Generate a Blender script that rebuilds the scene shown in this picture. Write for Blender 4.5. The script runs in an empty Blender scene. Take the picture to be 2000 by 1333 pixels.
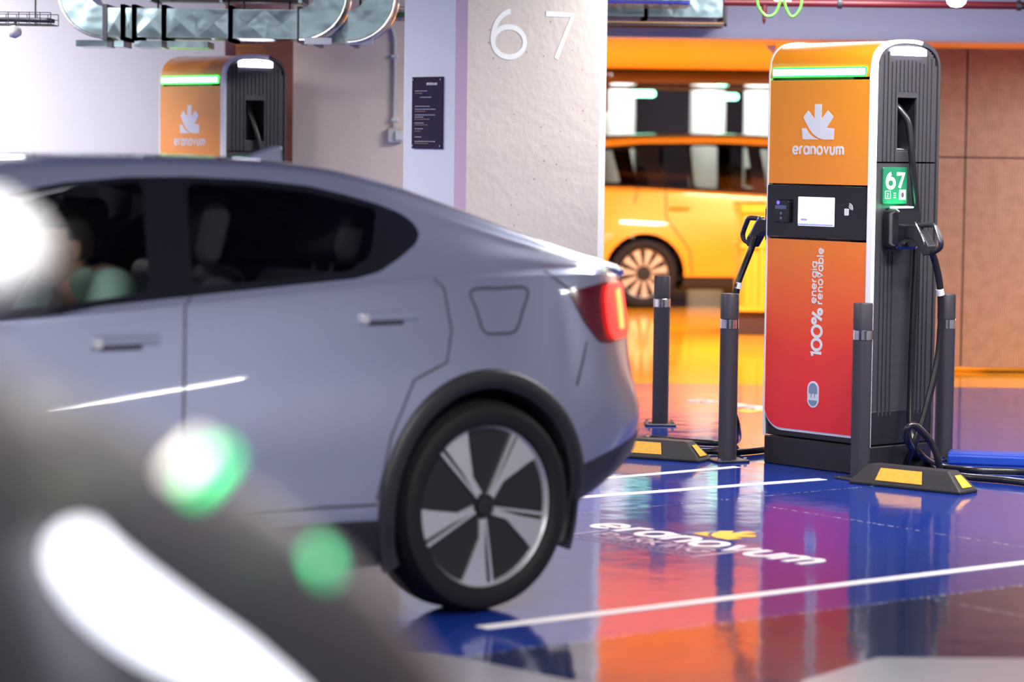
import bpy, bmesh, math, random
import numpy as np
from mathutils import Vector, Matrix
random.seed(7)
R = math.radians
scn = bpy.context.scene
col = scn.collection

# ------------------------------------------------------------------ camera
F = 5500.0; H = 1.52
PITCH = math.atan(386 / F); ROLL = .0125
fw = Vector((0, math.cos(PITCH), -math.sin(PITCH)))
r0 = Vector((1, 0, 0)); u0 = Vector((0, math.sin(PITCH), math.cos(PITCH)))
CR = math.cos(ROLL) * r0 + math.sin(ROLL) * u0
CU = -math.sin(ROLL) * r0 + math.cos(ROLL) * u0
cam_d = bpy.data.cameras.new('camera'); cam = bpy.data.objects.new('camera', cam_d); col.objects.link(cam)
m = Matrix((CR, CU, -fw)).transposed().to_4x4(); m.translation = Vector((0, 0, H)); cam.matrix_world = m
cam_d.sensor_width = 36; cam_d.lens = F / 2000 * 36
cam_d.clip_start = .05; cam_d.clip_end = 200
cam_d.dof.use_dof = True; cam_d.dof.focus_distance = 13.3; cam_d.dof.aperture_fstop = 1.9
scn.camera = cam

# ------------------------------------------------------------------ world, exposure
w = bpy.data.worlds.new('world'); scn.world = w; w.use_nodes = True
w.node_tree.nodes['Background'].inputs[0].default_value = (.50, .36, .80, 1)
w.node_tree.nodes['Background'].inputs[1].default_value = .18
vs = scn.view_settings
scn.display_settings.display_device = 'sRGB'
vs.view_transform = 'Standard'; vs.look = 'None'; vs.exposure = 0.0; vs.gamma = 1; vs.use_curve_mapping = False
scn.cycles.use_denoising = True
scn.cycles.max_bounces = 8; scn.cycles.diffuse_bounces = 3; scn.cycles.glossy_bounces = 4
scn.cycles.transmission_bounces = 4; scn.cycles.transparent_max_bounces = 12
scn.cycles.caustics_reflective = False; scn.cycles.caustics_refractive = False
scn.cycles.sample_clamp_indirect = 6

def area_light(name, loc, size, size_y, power, color=(1, 1, 1), rot=(0, 0, 0), spread=180):
    d = bpy.data.lights.new(name, 'AREA'); d.shape = 'RECTANGLE'; d.size = size; d.size_y = size_y
    d.energy = power; d.color = color; d.spread = R(spread)
    o = bpy.data.objects.new(name, d); o.location = loc; o.rotation_euler = rot; col.objects.link(o)
    return o

# ceiling daylight-white strips of the near hall (the fixtures around them are built further down)
LAMPS = [(-5.2, 5.0, 40), (-2.4, 3.2, 40), (.4, 6.6, 40), (2.6, 5.0, 40), (-3.1, 11.6, 40), (2.7, 11.4, 40), (4.0, 12.6, 40),
         (1.9, 12.0, 40), (-3.2, 14.6, 40), (1.6, 15.4, 40), (-4.0, 8.0, 40), (-6.5, 11.0, 40), (3.4, 3.6, 40), (-.80, .85, 40, 230), (-2.6, -.4, 40), (9.4, 4.5, 90), (9.6, 11.0, 90, 30)]  # the strongest lamp is added, unseen, to brighten the dark van's mirror
LAMP_Z = 2.84
for x, y, a, *pw in LAMPS:
    area_light('lamp_glow', (x, y, LAMP_Z - .062), 1.45, .10, pw[0] if pw else 92, (1, .97, .93), (0, 0, R(a)))
# warm drive lane behind
for x, y, p in ((-1.2, 20.5, 165), (2.6, 21.0, 195), (-.6, 23.8, 170), (3.0, 24.2, 170), (5.2, 18.75, 170)):
    area_light('lane_glow', (x, y, 2.12), 1.2, .3, p, (1, .88, .72))
# bright wash on the left wall
area_light('wall_wash', (-4.6, 16.3, 2.6), 1.0, .2, 150, (1, .97, .9), (R(42), 0, R(20)))

# ------------------------------------------------------------------ helpers
def ray(px, py):
    return fw + CR * ((px - 1000) / F) - CU * ((py - 666.5) / F)
def at(px, py, Y):
    d = ray(px, py); return Vector((0, 0, H)) + d * (Y / d.y)
def ground(px, py, z=0.):
    d = ray(px, py); return Vector((0, 0, H)) + d * ((z - H) / d.z)

def mat(name, color, rough=.5, metal=0., coat=0., spec=.5, emit=None, estr=0., bump=None, noise=None, coat_rough=.05):
    m = bpy.data.materials.new(name); m.use_nodes = True
    nt = m.node_tree; b = nt.nodes['Principled BSDF']
    b.inputs['Base Color'].default_value = (*color, 1); b.inputs['Roughness'].default_value = rough
    b.inputs['Metallic'].default_value = metal; b.inputs['Coat Weight'].default_value = coat
    b.inputs['Coat Roughness'].default_value = coat_rough
    b.inputs['Specular IOR Level'].default_value = spec
    if emit:
        b.inputs['Emission Color'].default_value = (*emit, 1); b.inputs['Emission Strength'].default_value = estr
    if bump or noise:
        tc = nt.nodes.new('ShaderNodeTexCoord'); n = nt.nodes.new('ShaderNodeTexNoise')
        nt.links.new(tc.outputs['Object'], n.inputs['Vector'])
        if bump:
            n.inputs['Scale'].default_value = bump[0]
            bp = nt.nodes.new('ShaderNodeBump'); bp.inputs['Strength'].default_value = bump[1]; bp.inputs['Distance'].default_value = .01
            nt.links.new(n.outputs['Fac'], bp.inputs['Height']); nt.links.new(bp.outputs[0], b.inputs['Normal'])
        if noise:
            n2 = nt.nodes.new('ShaderNodeTexNoise'); nt.links.new(tc.outputs['Object'], n2.inputs['Vector'])
            n2.inputs['Scale'].default_value = noise[0]; n2.inputs['Detail'].default_value = 5
            mx = nt.nodes.new('ShaderNodeMix'); mx.data_type = 'RGBA'
            mx.inputs[6].default_value = (*color, 1); mx.inputs[7].default_value = (*noise[1], 1)
            rp = nt.nodes.new('ShaderNodeValToRGB'); rp.color_ramp.elements[0].position = noise[2]; rp.color_ramp.elements[1].position = noise[3]
            nt.links.new(n2.outputs['Fac'], rp.inputs[0]); nt.links.new(rp.outputs[0], mx.inputs[0])
            nt.links.new(mx.outputs[2], b.inputs['Base Color'])
    return m

def glass(name, tint, opacity_color=(.01, .01, .012)):
    """thin tinted pane: part see-through, with a mirror coat"""
    m = bpy.data.materials.new(name); m.use_nodes = True; nt = m.node_tree; nt.nodes.clear()
    out = nt.nodes.new('ShaderNodeOutputMaterial'); mix = nt.nodes.new('ShaderNodeMixShader')
    tr = nt.nodes.new('ShaderNodeBsdfTransparent'); tr.inputs[0].default_value = (*tint, 1)
    gl = nt.nodes.new('ShaderNodeBsdfGlossy'); gl.inputs['Roughness'].default_value = .02; gl.inputs[0].default_value = (1, 1, 1, 1)
    lw = nt.nodes.new('ShaderNodeFresnel'); lw.inputs[0].default_value = 1.45
    nt.links.new(lw.outputs[0], mix.inputs[0]); nt.links.new(tr.outputs[0], mix.inputs[1]); nt.links.new(gl.outputs[0], mix.inputs[2])
    nt.links.new(mix.outputs[0], out.inputs[0])
    return m

class MB:
    def __init__(s, M=None):
        s.v = []; s.f = []; s.mi = []; s.M = M or Matrix.Identity(4)
    def add(s, vs, fs, mi=0):
        n = len(s.v); s.v += [tuple(s.M @ Vector(p)) for p in vs]
        s.f += [tuple(i + n for i in f) for f in fs]; s.mi += [mi] * len(fs)
    def box(s, a, b, mi=0, M=None):
        x0, y0, z0 = a; x1, y1, z1 = b
        vs = [(x0, y0, z0), (x1, y0, z0), (x1, y1, z0), (x0, y1, z0), (x0, y0, z1), (x1, y0, z1), (x1, y1, z1), (x0, y1, z1)]
        if M: vs = [tuple(M @ Vector(p)) for p in vs]
        s.add(vs, [(0, 3, 2, 1), (4, 5, 6, 7), (0, 1, 5, 4), (1, 2, 6, 5), (2, 3, 7, 6), (3, 0, 4, 7)], mi)
    def rbox(s, a, b, r, mi=0, axis=2, n=5):
        """box with rounded edges along one axis and small chamfers at its ends"""
        ax = [i for i in range(3) if i != axis]; lo, hi = a[axis], b[axis]
        def ring(ins, h):
            out = []
            x0, x1 = a[ax[0]] + ins, b[ax[0]] - ins; y0, y1 = a[ax[1]] + ins, b[ax[1]] - ins; rr = max(r - ins, .0005)
            for cx, cy, t0 in ((x1 - rr, y1 - rr, 0), (x0 + rr, y1 - rr, 90), (x0 + rr, y0 + rr, 180), (x1 - rr, y0 + rr, 270)):
                for k in range(n + 1):
                    t = R(t0 + 90 * k / n); p = [0, 0, 0]; p[ax[0]] = cx + rr * math.cos(t); p[ax[1]] = cy + rr * math.sin(t); p[axis] = h
                    out.append(tuple(p))
            return out
        c = min(r * .4, abs(hi - lo) * .3)
        rings = [ring(c, lo), ring(0, lo + c), ring(0, hi - c), ring(c, hi)]
        N = len(rings[0]); vs = sum(rings, []); fs = []
        for k in range(3):
            for i in range(N): j = (i + 1) % N; fs.append((k * N + i, k * N + j, (k + 1) * N + j, (k + 1) * N + i))
        fs.append(tuple(range(N))[::-1]); fs.append(tuple(3 * N + i for i in range(N)))
        s.add(vs, fs, mi)
    def lathe(s, prof, n=32, mi=0, M=None, close=False):
        """prof: (r, h) pairs revolved about z"""
        vs = []; fs = []; K = len(prof)
        for r_, h in prof:
            for i in range(n):
                t = 2 * math.pi * i / n; vs.append((r_ * math.cos(t), r_ * math.sin(t), h))
        if M: vs = [tuple(M @ Vector(p)) for p in vs]
        for k in range(K if close else K - 1):
            k2 = (k + 1) % K
            for i in range(n): j = (i + 1) % n; fs.append((k * n + i, k * n + j, k2 * n + j, k2 * n + i))
        if not close:
            fs.append(tuple(range(n))[::-1]); fs.append(tuple((K - 1) * n + i for i in range(n)))
        s.add(vs, fs, mi)
    def cyl(s, p0, p1, r_, n=16, mi=0, r2=None):
        p0 = Vector(p0); p1 = Vector(p1); d = p1 - p0; L = d.length
        M = Matrix.Translation(p0) @ d.to_track_quat('Z', 'Y').to_matrix().to_4x4()
        s.lathe([(r_, 0), (r_ if r2 is None else r2, L)], n, mi, M)
    def tube(s, pts, r_, n=12, mi=0, sub=6, smooth=True):
        P = [Vector(p) for p in pts]
        if smooth and len(P) > 2: P = catmull(P, sub)
        rr = r_ if callable(r_) else (lambda t: r_)
        T = []
        for i in range(len(P)):
            a = P[max(i - 1, 0)]; b = P[min(i + 1, len(P) - 1)]; T.append((b - a).normalized())
        up = Vector((0, 0, 1)) if abs(T[0].z) < .9 else Vector((1, 0, 0))
        nrm = (up - T[0] * up.dot(T[0])).normalized(); vs = []; fs = []
        for i, p in enumerate(P):
            nrm = (nrm - T[i] * nrm.dot(T[i])); nrm.normalize(); bn = T[i].cross(nrm)
            q = rr(i / (len(P) - 1))
            for k in range(n):
                t = 2 * math.pi * k / n; vs.append(tuple(p + (nrm * math.cos(t) + bn * math.sin(t)) * q))
        for i in range(len(P) - 1):
            for k in range(n): j = (k + 1) % n; fs.append((i * n + k, i * n + j, (i + 1) * n + j, (i + 1) * n + k))
        fs.append(tuple(range(n))[::-1]); fs.append(tuple((len(P) - 1) * n + i for i in range(n)))
        s.add(vs, fs, mi)
    def prism(s, poly, h0, h1, plane='xz', mi=0):
        """2-D polygon extruded along the remaining axis from h0 to h1"""
        def P(a, b, h): return {'xz': (a, h, b), 'xy': (a, b, h), 'yz': (h, a, b)}[plane]
        n = len(poly); vs = [P(a, b, h0) for a, b in poly] + [P(a, b, h1) for a, b in poly]
        fs = [tuple(range(n)), tuple(range(n, 2 * n))[::-1]] + [(i, n + i, n + (i + 1) % n, (i + 1) % n) for i in range(n)]
        s.add(vs, fs, mi)
    def build(s, name, mats, parent=None, smooth=False, auto=None, bevel=0):
        me = bpy.data.meshes.new(name); me.from_pydata(s.v, [], s.f); me.validate(clean_customdata=False)
        mats = mats if isinstance(mats, (list, tuple)) else [mats]
        for q in mats: me.materials.append(q)
        if len(mats) > 1:
            for p, i in zip(me.polygons, s.mi): p.material_index = i
        b = bmesh.new(); b.from_mesh(me); bmesh.ops.recalc_face_normals(b, faces=b.faces); b.to_mesh(me); b.free()
        if smooth or auto is not None:
            for p in me.polygons: p.use_smooth = True
            if auto is not None: me.set_sharp_from_angle(angle=R(auto))
        o = bpy.data.objects.new(name, me); col.objects.link(o)
        if parent: o.parent = parent
        if bevel:
            bv = o.modifiers.new('bevel', 'BEVEL'); bv.width = bevel; bv.segments = 2; bv.limit_method = 'ANGLE'
        return o

def catmull(P, sub):
    out = []
    for i in range(len(P) - 1):
        a = P[i - 1] if i else P[i] * 2 - P[i + 1]; b = P[i]; c = P[i + 1]; d = P[i + 2] if i + 2 < len(P) else P[i + 1] * 2 - P[i]
        for k in range(sub):
            t = k / sub
            out.append(.5 * ((2 * b) + (c - a) * t + (2 * a - 5 * b + 4 * c - d) * t * t + (3 * b - a - 3 * c + d) * t ** 3))
    out.append(P[-1]); return out

def tag(o, label, cat, group=None, kind=None):
    o['label'] = label; o['category'] = cat
    if group: o['group'] = group
    if kind: o['kind'] = kind
    return o
def thing(name, label, cat, loc=(0, 0, 0), rotz=0, group=None):
    o = bpy.data.objects.new(name, None); col.objects.link(o); o.location = loc; o.rotation_euler = (0, 0, rotz); o.empty_display_size = .1
    return tag(o, label, cat, group)
def struct(mb, name, m, **k):
    o = mb.build(name, m, **k); o['kind'] = 'structure'; return o
def copy_tree(o, parent=None):
    c = o.copy(); col.objects.link(c); c.parent = parent
    for ch in [q for q in bpy.data.objects if q.parent == o]: copy_tree(ch, c)
    return c

# ---------------- stroke lettering: each glyph is drawn with strokes in a unit box (x-height 1)
def arc(cx, cy, rx, ry, a0, a1, n=18):
    return [(cx + rx * math.cos(R(a0 + (a1 - a0) * k / n)), cy + ry * math.sin(R(a0 + (a1 - a0) * k / n))) for k in range(n + 1)]
GL = {
 'e': ([[(.04, .5), (.96, .5)], arc(.5, .5, .46, .46, 0, 318, 26)], 1.0),
 'r': ([[(.05, 0), (.05, 1)], arc(.42, .6, .37, .37, 180, 80, 10)], .5),
 'a': ([arc(.48, .5, .45, .47, 0, 360, 28), [(.95, 1), (.95, 0)]], 1.0),
 'n': ([[(.05, 0), (.05, 1)], arc(.43, .58, .38, .38, 180, 0, 14) + [(.81, 0)]], .86),
 'o': ([arc(.5, .5, .47, .47, 0, 360, 30)], 1.0),
 'v': ([[(.02, 1), (.42, .1), (.82, 1)]], .84),
 'u': ([[(.05, 1), (.05, .42)] + arc(.43, .4, .38, .38, 180, 360, 14) + [(.81, 1)]], .86),
 'm': ([[(.05, 0), (.05, 1)], arc(.36, .62, .31, .33, 180, 0, 12) + [(.67, 0)], arc(.98, .62, .31, .33, 180, 0, 12) + [(1.29, 0)]], 1.34),
 'g': ([arc(.48, .5, .45, .47, 0, 360, 28), [(.95, 1), (.95, .0)] + arc(.5, .02, .45, .4, 0, -150, 12)], 1.0),
 'i': ([[(.05, 0), (.05, .98)], [(.05, 1.3), (.05, 1.36)]], .1),
 'b': ([arc(.48, .5, .45, .47, 0, 360, 28), [(.03, 1.5), (.03, 0)]], .95),
 'l': ([[(.05, 0), (.05, 1.5)]], .1),
 '1': ([[(.02, 1.25), (.3, 1.4), (.3, 0)]], .36),
 '0': ([arc(.5, .7, .48, .68, 0, 360, 30)], 1.0),
 '%': ([arc(.24, 1.12, .22, .25, 0, 360, 20), arc(1.06, .28, .22, .25, 0, 360, 20), [(.95, 1.4), (.35, 0)]], 1.28),
 '6': ([arc(.5, .47, .47, .47, 0, 360, 30), arc(.62, .55, .6, .88, 187, 98, 14)], 1.0),
 '7': ([[(0, 1.4), (.92, 1.4), (.36, 0)]], .94),
 '2': ([arc(.4, 1.0, .38, .38, 160, -20, 14) + [(0, 0), (.85, 0)]], .86),
 'P': ([[(.05, 0), (.05, 1.35), (.45, 1.35)] + arc(.45, 1.0, .35, .35, 90, -90, 10) + [(.05, .65)]], .8),
 'A': ([[(0, 0), (.5, 1.35), (1, 0)], [(.2, .45), (.8, .45)]], 1.0),
 'R': ([[(.05, 0), (.05, 1.35), (.45, 1.35)] + arc(.45, 1.0, .35, .35, 90, -90, 10) + [(.05, .65)], [(.45, .65), (.82, 0)]], .85),
 'K': ([[(.05, 0), (.05, 1.35)], [(.8, 1.35), (.08, .62), (.85, 0)]], .85),
 'I': ([[(.05, 0), (.05, 1.35)]], .1),
 'N': ([[(.05, 0), (.05, 1.35), (.85, 0), (.85, 1.35)]], .9),
 'G': ([arc(.65, .68, .62, .68, 50, 340, 24) + [(1.25, .62), (.75, .62)]], 1.28),
}
def stroke_poly(mb, pts, wd, F3, mi=0, lift=1.):
    """ribbon of width wd along 2-D pts, mapped to 3-D by F3(a,b,top)"""
    n = len(pts); closed = (abs(pts[0][0] - pts[-1][0]) + abs(pts[0][1] - pts[-1][1])) < 1e-4
    L = []; Rr = []
    for i in range(n):
        p = Vector(pts[i]); a = Vector(pts[i - 1]) if i else (Vector(pts[-2]) if closed else None)
        b = Vector(pts[i + 1]) if i < n - 1 else (Vector(pts[1]) if closed else None)
        if a is None: d = (b - p).normalized(); nn = Vector((-d.y, d.x)); k = 1
        elif b is None: d = (p - a).normalized(); nn = Vector((-d.y, d.x)); k = 1
        else:
            d1 = (p - a).normalized(); d2 = (b - p).normalized(); n1 = Vector((-d1.y, d1.x)); n2 = Vector((-d2.y, d2.x))
            nn = (n1 + n2).normalized(); k = 1 / max(.7, nn.dot(n1))
        L.append(p + nn * wd / 2 * k); Rr.append(p - nn * wd / 2 * k)
    vs = []
    for top in (0, lift):
        vs += [F3(q.x, q.y, top) for q in L] + [F3(q.x, q.y, top) for q in Rr]
    fs = []; N = 2 * n
    for i in range(n - 1):
        fs += [(N + i, N + i + 1, N + n + i + 1, N + n + i), (i, n + i, n + i + 1, i + 1), (i, i + 1, N + i + 1, N + i), (n + i, N + n + i, N + n + i + 1, n + i + 1)]
    if not closed: fs += [(0, N, N + n, n), (n - 1, 2 * n - 1, N + 2 * n - 1, N + n - 1)]
    mb.add(vs, fs, mi)
def text_width(s, gap=.22): return sum(GL[c][1] + gap if c != ' ' else .6 for c in s) - gap
def write(mb, s, x0, y0, xh, wd, F3, sx=1., gap=.22, mi=0, slant=0):
    """text from (x0,y0); xh = x-height, wd = stroke width in x-heights"""
    x = 0
    for c in s:
        if c == ' ': x += .6; continue
        st, adv = GL[c]
        for k, line in enumerate(st):
            stroke_poly(mb, [(x0 + (x + px + slant * py) * xh * sx, y0 + py * xh) for px, py in line], wd * xh, F3, mi, 1 + .3 * k)
        x += adv + gap
def era_logo(mb, cx, cy, s, F3, mi=0, sy=None):
    sy = sy or s
    """the five-fingered crown mark above a split base"""
    def poly(pp):
        n = len(pp); vs = [F3(cx + a * s, cy + b * sy, t) for t in (0, 1) for a, b in pp]
        mb.add(vs, [tuple(range(n, 2 * n)), tuple(range(n))[::-1]] + [(i, (i + 1) % n, n + (i + 1) % n, n + i) for i in range(n)], mi)
    poly([(-.46, .12), (-.31, .32), (-.115, .08), (-.115, .5), (.09, .5), (.09, .08), (.28, .32), (.45, .13), (.25, -.18), (.48, -.2), (.46, -.52), (.16, -.52), (.0, -.47), (-.16, -.36), (-.28, -.2), (-.37, -.04)][::-1])
    poly([(-.50, -.2), (-.37, -.2), (-.26, -.36), (-.12, -.47), (.03, -.52), (-.46, -.52)][::-1])


# ------------------------------------------------------------------ materials
M = {}
M['black'] = mat('black_plastic', (.012, .011, .016), .42)
M['black_gloss'] = mat('black_gloss', (.008, .008, .012), .12, coat=.6)
M['rubber'] = mat('rubber', (.016, .013, .017), .55, bump=(60, .15))
M['cable'] = mat('cable_rubber', (.010, .009, .012), .28)
M['white'] = mat('white_paint', (.78, .78, .8), .4)
M['steel'] = mat('galvanised_steel', (.22, .30, .34), .2, 1., bump=(5, .7))
M['steel_dark'] = mat('dark_steel', (.06, .06, .075), .4, .6)
M['chrome'] = mat('bright_steel', (.85, .85, .86), .12, 1.)
M['red_pipe'] = mat('red_pipe_paint', (.11, .006, .014), .45)
M['green_cable'] = mat('green_cable', (.07, .30, .03), .4)
M['conduit'] = mat('grey_conduit', (.62, .60, .62), .4)
M['beige'] = mat('beige_wall', (.84, .71, .64), .75, bump=(30, .2), noise=(1.5, (.80, .67, .60), .4, .6))
M['white_wall'] = mat('white_wall', (.70, .68, .76), .75, bump=(30, .2))
M['lav'] = mat('lavender_beam_paint', (.56, .56, .74), .7, bump=(20, .15))
M['orange_soffit'] = mat('orange_reflection_colour', (.95, .53, .15), .5)
M['brown'] = mat('brown_board', (.42, .285, .225), .7, noise=(14, (.36, .24, .185), .4, .65))
M['dark_ceiling'] = mat('dark_ceiling', (.035, .025, .035), .7)

def floor_material():
    m = bpy.data.materials.new('epoxy_floor'); m.use_nodes = True; nt = m.node_tree; L = nt.links.new
    b = nt.nodes['Principled BSDF']; g = nt.nodes.new('ShaderNodeNewGeometry')
    def N(t, **k):
        n = nt.nodes.new(t)
        for a, v in k.items(): setattr(n, a, v)
        return n
    def math_(op, a, b_=None, c=None):
        n = N('ShaderNodeMath', operation=op)
        for i, v in enumerate((a, b_, c)):
            if v is None: continue
            if isinstance(v, (int, float)): n.inputs[i].default_value = v
            else: L(v, n.inputs[i])
        return n.outputs[0]
    sep = N('ShaderNodeSeparateXYZ'); L(g.outputs['Position'], sep.inputs[0])
    X, Y = sep.outputs[0], sep.outputs[1]
    nz = N('ShaderNodeTexNoise'); nz.inputs['Scale'].default_value = 6; nz.inputs['Detail'].default_value = 4; L(g.outputs['Position'], nz.inputs['Vector'])
    wob = math_('MULTIPLY', math_('SUBTRACT', nz.outputs['Fac'], .5), .02)
    c38, s38 = math.cos(R(38)), math.sin(R(38))
    u = math_('ADD', math_('ADD', math_('MULTIPLY', X, c38), math_('MULTIPLY', Y, s38)), wob)
    v = math_('ADD', math_('ADD', math_('MULTIPLY', X, -s38), math_('MULTIPLY', Y, c38)), wob)
    def line(q, at_, w_=.008):
        return math_('LESS_THAN', math_('ABSOLUTE', math_('SUBTRACT', q, at_)), w_)
    masks = [line(v, 6.595), line(v, 8.93), line(v, 11.3), line(v, 4.2), line(u, 8.15), line(u, 12.4), line(u, 16.0),
             math_('MULTIPLY', line(u, 6.935), math_('LESS_THAN', v, 6.6))]
    acc = masks[0]
    for q in masks[1:]: acc = math_('MAXIMUM', acc, q)
    # worn, broken filler in the joints, its glints put into the colour
    n2 = N('ShaderNodeTexNoise'); n2.inputs['Scale'].default_value = 55; L(g.outputs['Position'], n2.inputs['Vector'])
    chip_glint = math_('MULTIPLY', acc, math_('GREATER_THAN', n2.outputs['Fac'], .54))
    # paint
    n3 = N('ShaderNodeTexNoise'); n3.inputs['Scale'].default_value = .8; n3.inputs['Detail'].default_value = 6; L(g.outputs['Position'], n3.inputs['Vector'])
    mx = N('ShaderNodeMix', data_type='RGBA'); L(n3.outputs['Fac'], mx.inputs[0])
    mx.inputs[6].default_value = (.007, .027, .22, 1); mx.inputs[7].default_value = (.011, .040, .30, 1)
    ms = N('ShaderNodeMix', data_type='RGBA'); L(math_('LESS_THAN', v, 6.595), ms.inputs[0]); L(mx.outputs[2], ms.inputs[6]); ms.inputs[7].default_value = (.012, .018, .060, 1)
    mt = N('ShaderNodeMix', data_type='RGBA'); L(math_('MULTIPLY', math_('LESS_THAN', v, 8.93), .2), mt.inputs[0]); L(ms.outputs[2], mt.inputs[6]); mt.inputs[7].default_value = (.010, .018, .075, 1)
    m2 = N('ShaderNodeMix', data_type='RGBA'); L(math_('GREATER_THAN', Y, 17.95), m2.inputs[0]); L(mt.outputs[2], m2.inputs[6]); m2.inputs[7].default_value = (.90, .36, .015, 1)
    m3 = N('ShaderNodeMix', data_type='RGBA'); L(acc, m3.inputs[0]); L(m2.outputs[2], m3.inputs[6]); m3.inputs[7].default_value = (.012, .02, .10, 1)
    m4 = N('ShaderNodeMix', data_type='RGBA'); L(chip_glint, m4.inputs[0]); L(m3.outputs[2], m4.inputs[6]); m4.inputs[7].default_value = (.35, .38, .5, 1)
    L(m4.outputs[2], b.inputs['Base Color'])
    # gloss: a thick, slightly wavy coat
    b.inputs['Specular IOR Level'].default_value = .62
    n5 = N('ShaderNodeTexNoise'); n5.inputs['Scale'].default_value = 3; n5.inputs['Detail'].default_value = 3; L(g.outputs['Position'], n5.inputs['Vector'])
    L(math_('ADD', .055, math_('MULTIPLY', n5.outputs['Fac'], .07)), b.inputs['Roughness'])
    n4 = N('ShaderNodeTexNoise'); n4.inputs['Scale'].default_value = 5; n4.inputs['Detail'].default_value = 2; L(g.outputs['Position'], n4.inputs['Vector'])
    bp = N('ShaderNodeBump'); bp.inputs['Strength'].default_value = .12; bp.inputs['Distance'].default_value = .012
    L(math_('SUBTRACT', n4.outputs['Fac'], math_('MULTIPLY', acc, .25)), bp.inputs['Height']); L(bp.outputs[0], b.inputs['Normal'])
    return m
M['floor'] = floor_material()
M['grey_floor'] = mat('grey_lane_paint', (.22, .21, .25), .22, spec=.5, bump=(5, .1))
M['line'] = mat('white_line_paint', (.80, .76, .78), .35)
M['line_worn'] = mat('worn_line_paint', (.42, .34, .42), .35)
M['yellow_mark'] = mat('yellow_floor_paint', (.85, .42, .01), .35)

def pillar_material(name, c, speck):
    m = mat(name, c, .7, bump=(18, .35)); nt = m.node_tree; b = nt.nodes['Principled BSDF']; tc = nt.nodes.new('ShaderNodeTexCoord')
    v = nt.nodes.new('ShaderNodeTexVoronoi'); v.inputs['Scale'].default_value = 17; nt.links.new(tc.outputs['Object'], v.inputs['Vector'])
    n = nt.nodes.new('ShaderNodeTexNoise'); n.inputs['Scale'].default_value = 5; nt.links.new(tc.outputs['Object'], n.inputs['Vector'])
    mu = nt.nodes.new('ShaderNodeMath'); mu.operation = 'MULTIPLY'; nt.links.new(n.outputs['Fac'], mu.inputs[0]); mu.inputs[1].default_value = .17
    lt = nt.nodes.new('ShaderNodeMath'); lt.operation = 'LESS_THAN'; nt.links.new(v.outputs['Distance'], lt.inputs[0]); nt.links.new(mu.outputs[0], lt.inputs[1])
    mx = nt.nodes.new('ShaderNodeMix'); mx.data_type = 'RGBA'; mx.inputs[6].default_value = (*c, 1); mx.inputs[7].default_value = (*speck, 1)
    nt.links.new(lt.outputs[0], mx.inputs[0]); nt.links.new(mx.outputs[2], b.inputs['Base Color']); return m
M['pillar_r'] = pillar_material('beige_pillar_concrete', (.66, .585, .54), (.42, .29, .28))
M['pillar_l'] = mat('pale_blue_pillar_paint', (.74, .77, .86), .65, bump=(18, .2))
M['pillar_c'] = mat('pink_lit_chamfer', (.66, .46, .60), .65)  # pink light falling on the bevel, put into its colour

# ------------------------------------------------------------------ room shell
def slab(name, m, x0, x1, y0, y1, z0, z1):
    b = MB(); b.box((x0, y0, z0), (x1, y1, z1)); return struct(b, name, m)
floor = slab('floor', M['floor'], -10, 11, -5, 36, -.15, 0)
slab('ceiling', mat('dark_grey_ceiling', (.22, .21, .25), .8), -10, 11, -5, 17.9, 2.92, 3.1)
slab('wall_near', M['white_wall'], -10, 11, -5.3, -5, 0, 3)
slab('wall_left', M['white_wall'], -10.3, -10, -5, 36, 0, 3)
slab('wall_right', M['white_wall'], 11, 11.3, -5, 36, 0, 3)
slab('wall_back_left', M['white_wall'], -10, -1.87, 18.2, 18.9, 0, 2.95)
slab('wall_back_recess', M['beige'], -1.95, -1.30, 19.4, 19.6, 0, 2.95)
slab('trim_1', mat('brown_jamb', (.20, .06, .045), .6), -1.6, -1.352, 17.95, 19.35, 0, 2.16)
slab('wall_back_middle', M['beige'], -1.352, .36, 17.2, 17.95, 0, 2.95)
slab('ceiling_beam', M['lav'], .36, 11, 17.7, 18.1, 2.195, 2.95)
slab('ceiling_beam_left', M['lav'], -1.95, -1.3, 18.9, 19.4, 2.16, 2.95)
slab('ceiling_lane', M['orange_soffit'], .36, 11, 18.1, 25.2, 2.2, 2.32)
slab('ceiling_far', M['dark_ceiling'], -8, 11, 25.2, 36, 2.6, 2.75)
slab('wall_far', mat('dark_far_wall', (.055, .045, .085), .7), -8, 11, 33.5, 33.8, 0, 2.7)
slab('trim_2', M['dark_ceiling'], -8, 11, 25.2, 25.5, 2.16, 2.62)

def board_wall():
    """brown board wall with a fine upright rib, one upright seam and one level seam"""
    b = MB(); Y = 19.15; x0 = at(1600, 500, Y).x; xs = at(1881, 500, Y).x; zs = at(1900, 308, Y).z
    z0 = .035
    for xa, xb in ((x0, xs - .006), (xs + .006, xs + 1.6), (xs + 1.612, 8)):
        for za, zb in ((z0, zs - .005), (zs + .005, 2.2)):
            b.box((xa, Y, za), (xb, Y + .1, zb))
    b.box((x0, Y + .03, z0), (8, Y + .2, 2.2), 1)
    m = M['brown']; nt = m.node_tree; bs = nt.nodes['Principled BSDF']
    tc = nt.nodes.new('ShaderNodeTexCoord'); wv = nt.nodes.new('ShaderNodeTexWave'); wv.inputs['Scale'].default_value = 22; wv.bands_direction = 'X'
    nt.links.new(tc.outputs['Object'], wv.inputs['Vector']); bp = nt.nodes.new('ShaderNodeBump'); bp.inputs['Strength'].default_value = .5; bp.inputs['Distance'].default_value = .01
    nt.links.new(wv.outputs['Fac'], bp.inputs['Height']); nt.links.new(bp.outputs[0], bs.inputs['Normal'])
    struct(b, 'wall_back_right', [m, M['dark_ceiling']])
board_wall()

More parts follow.
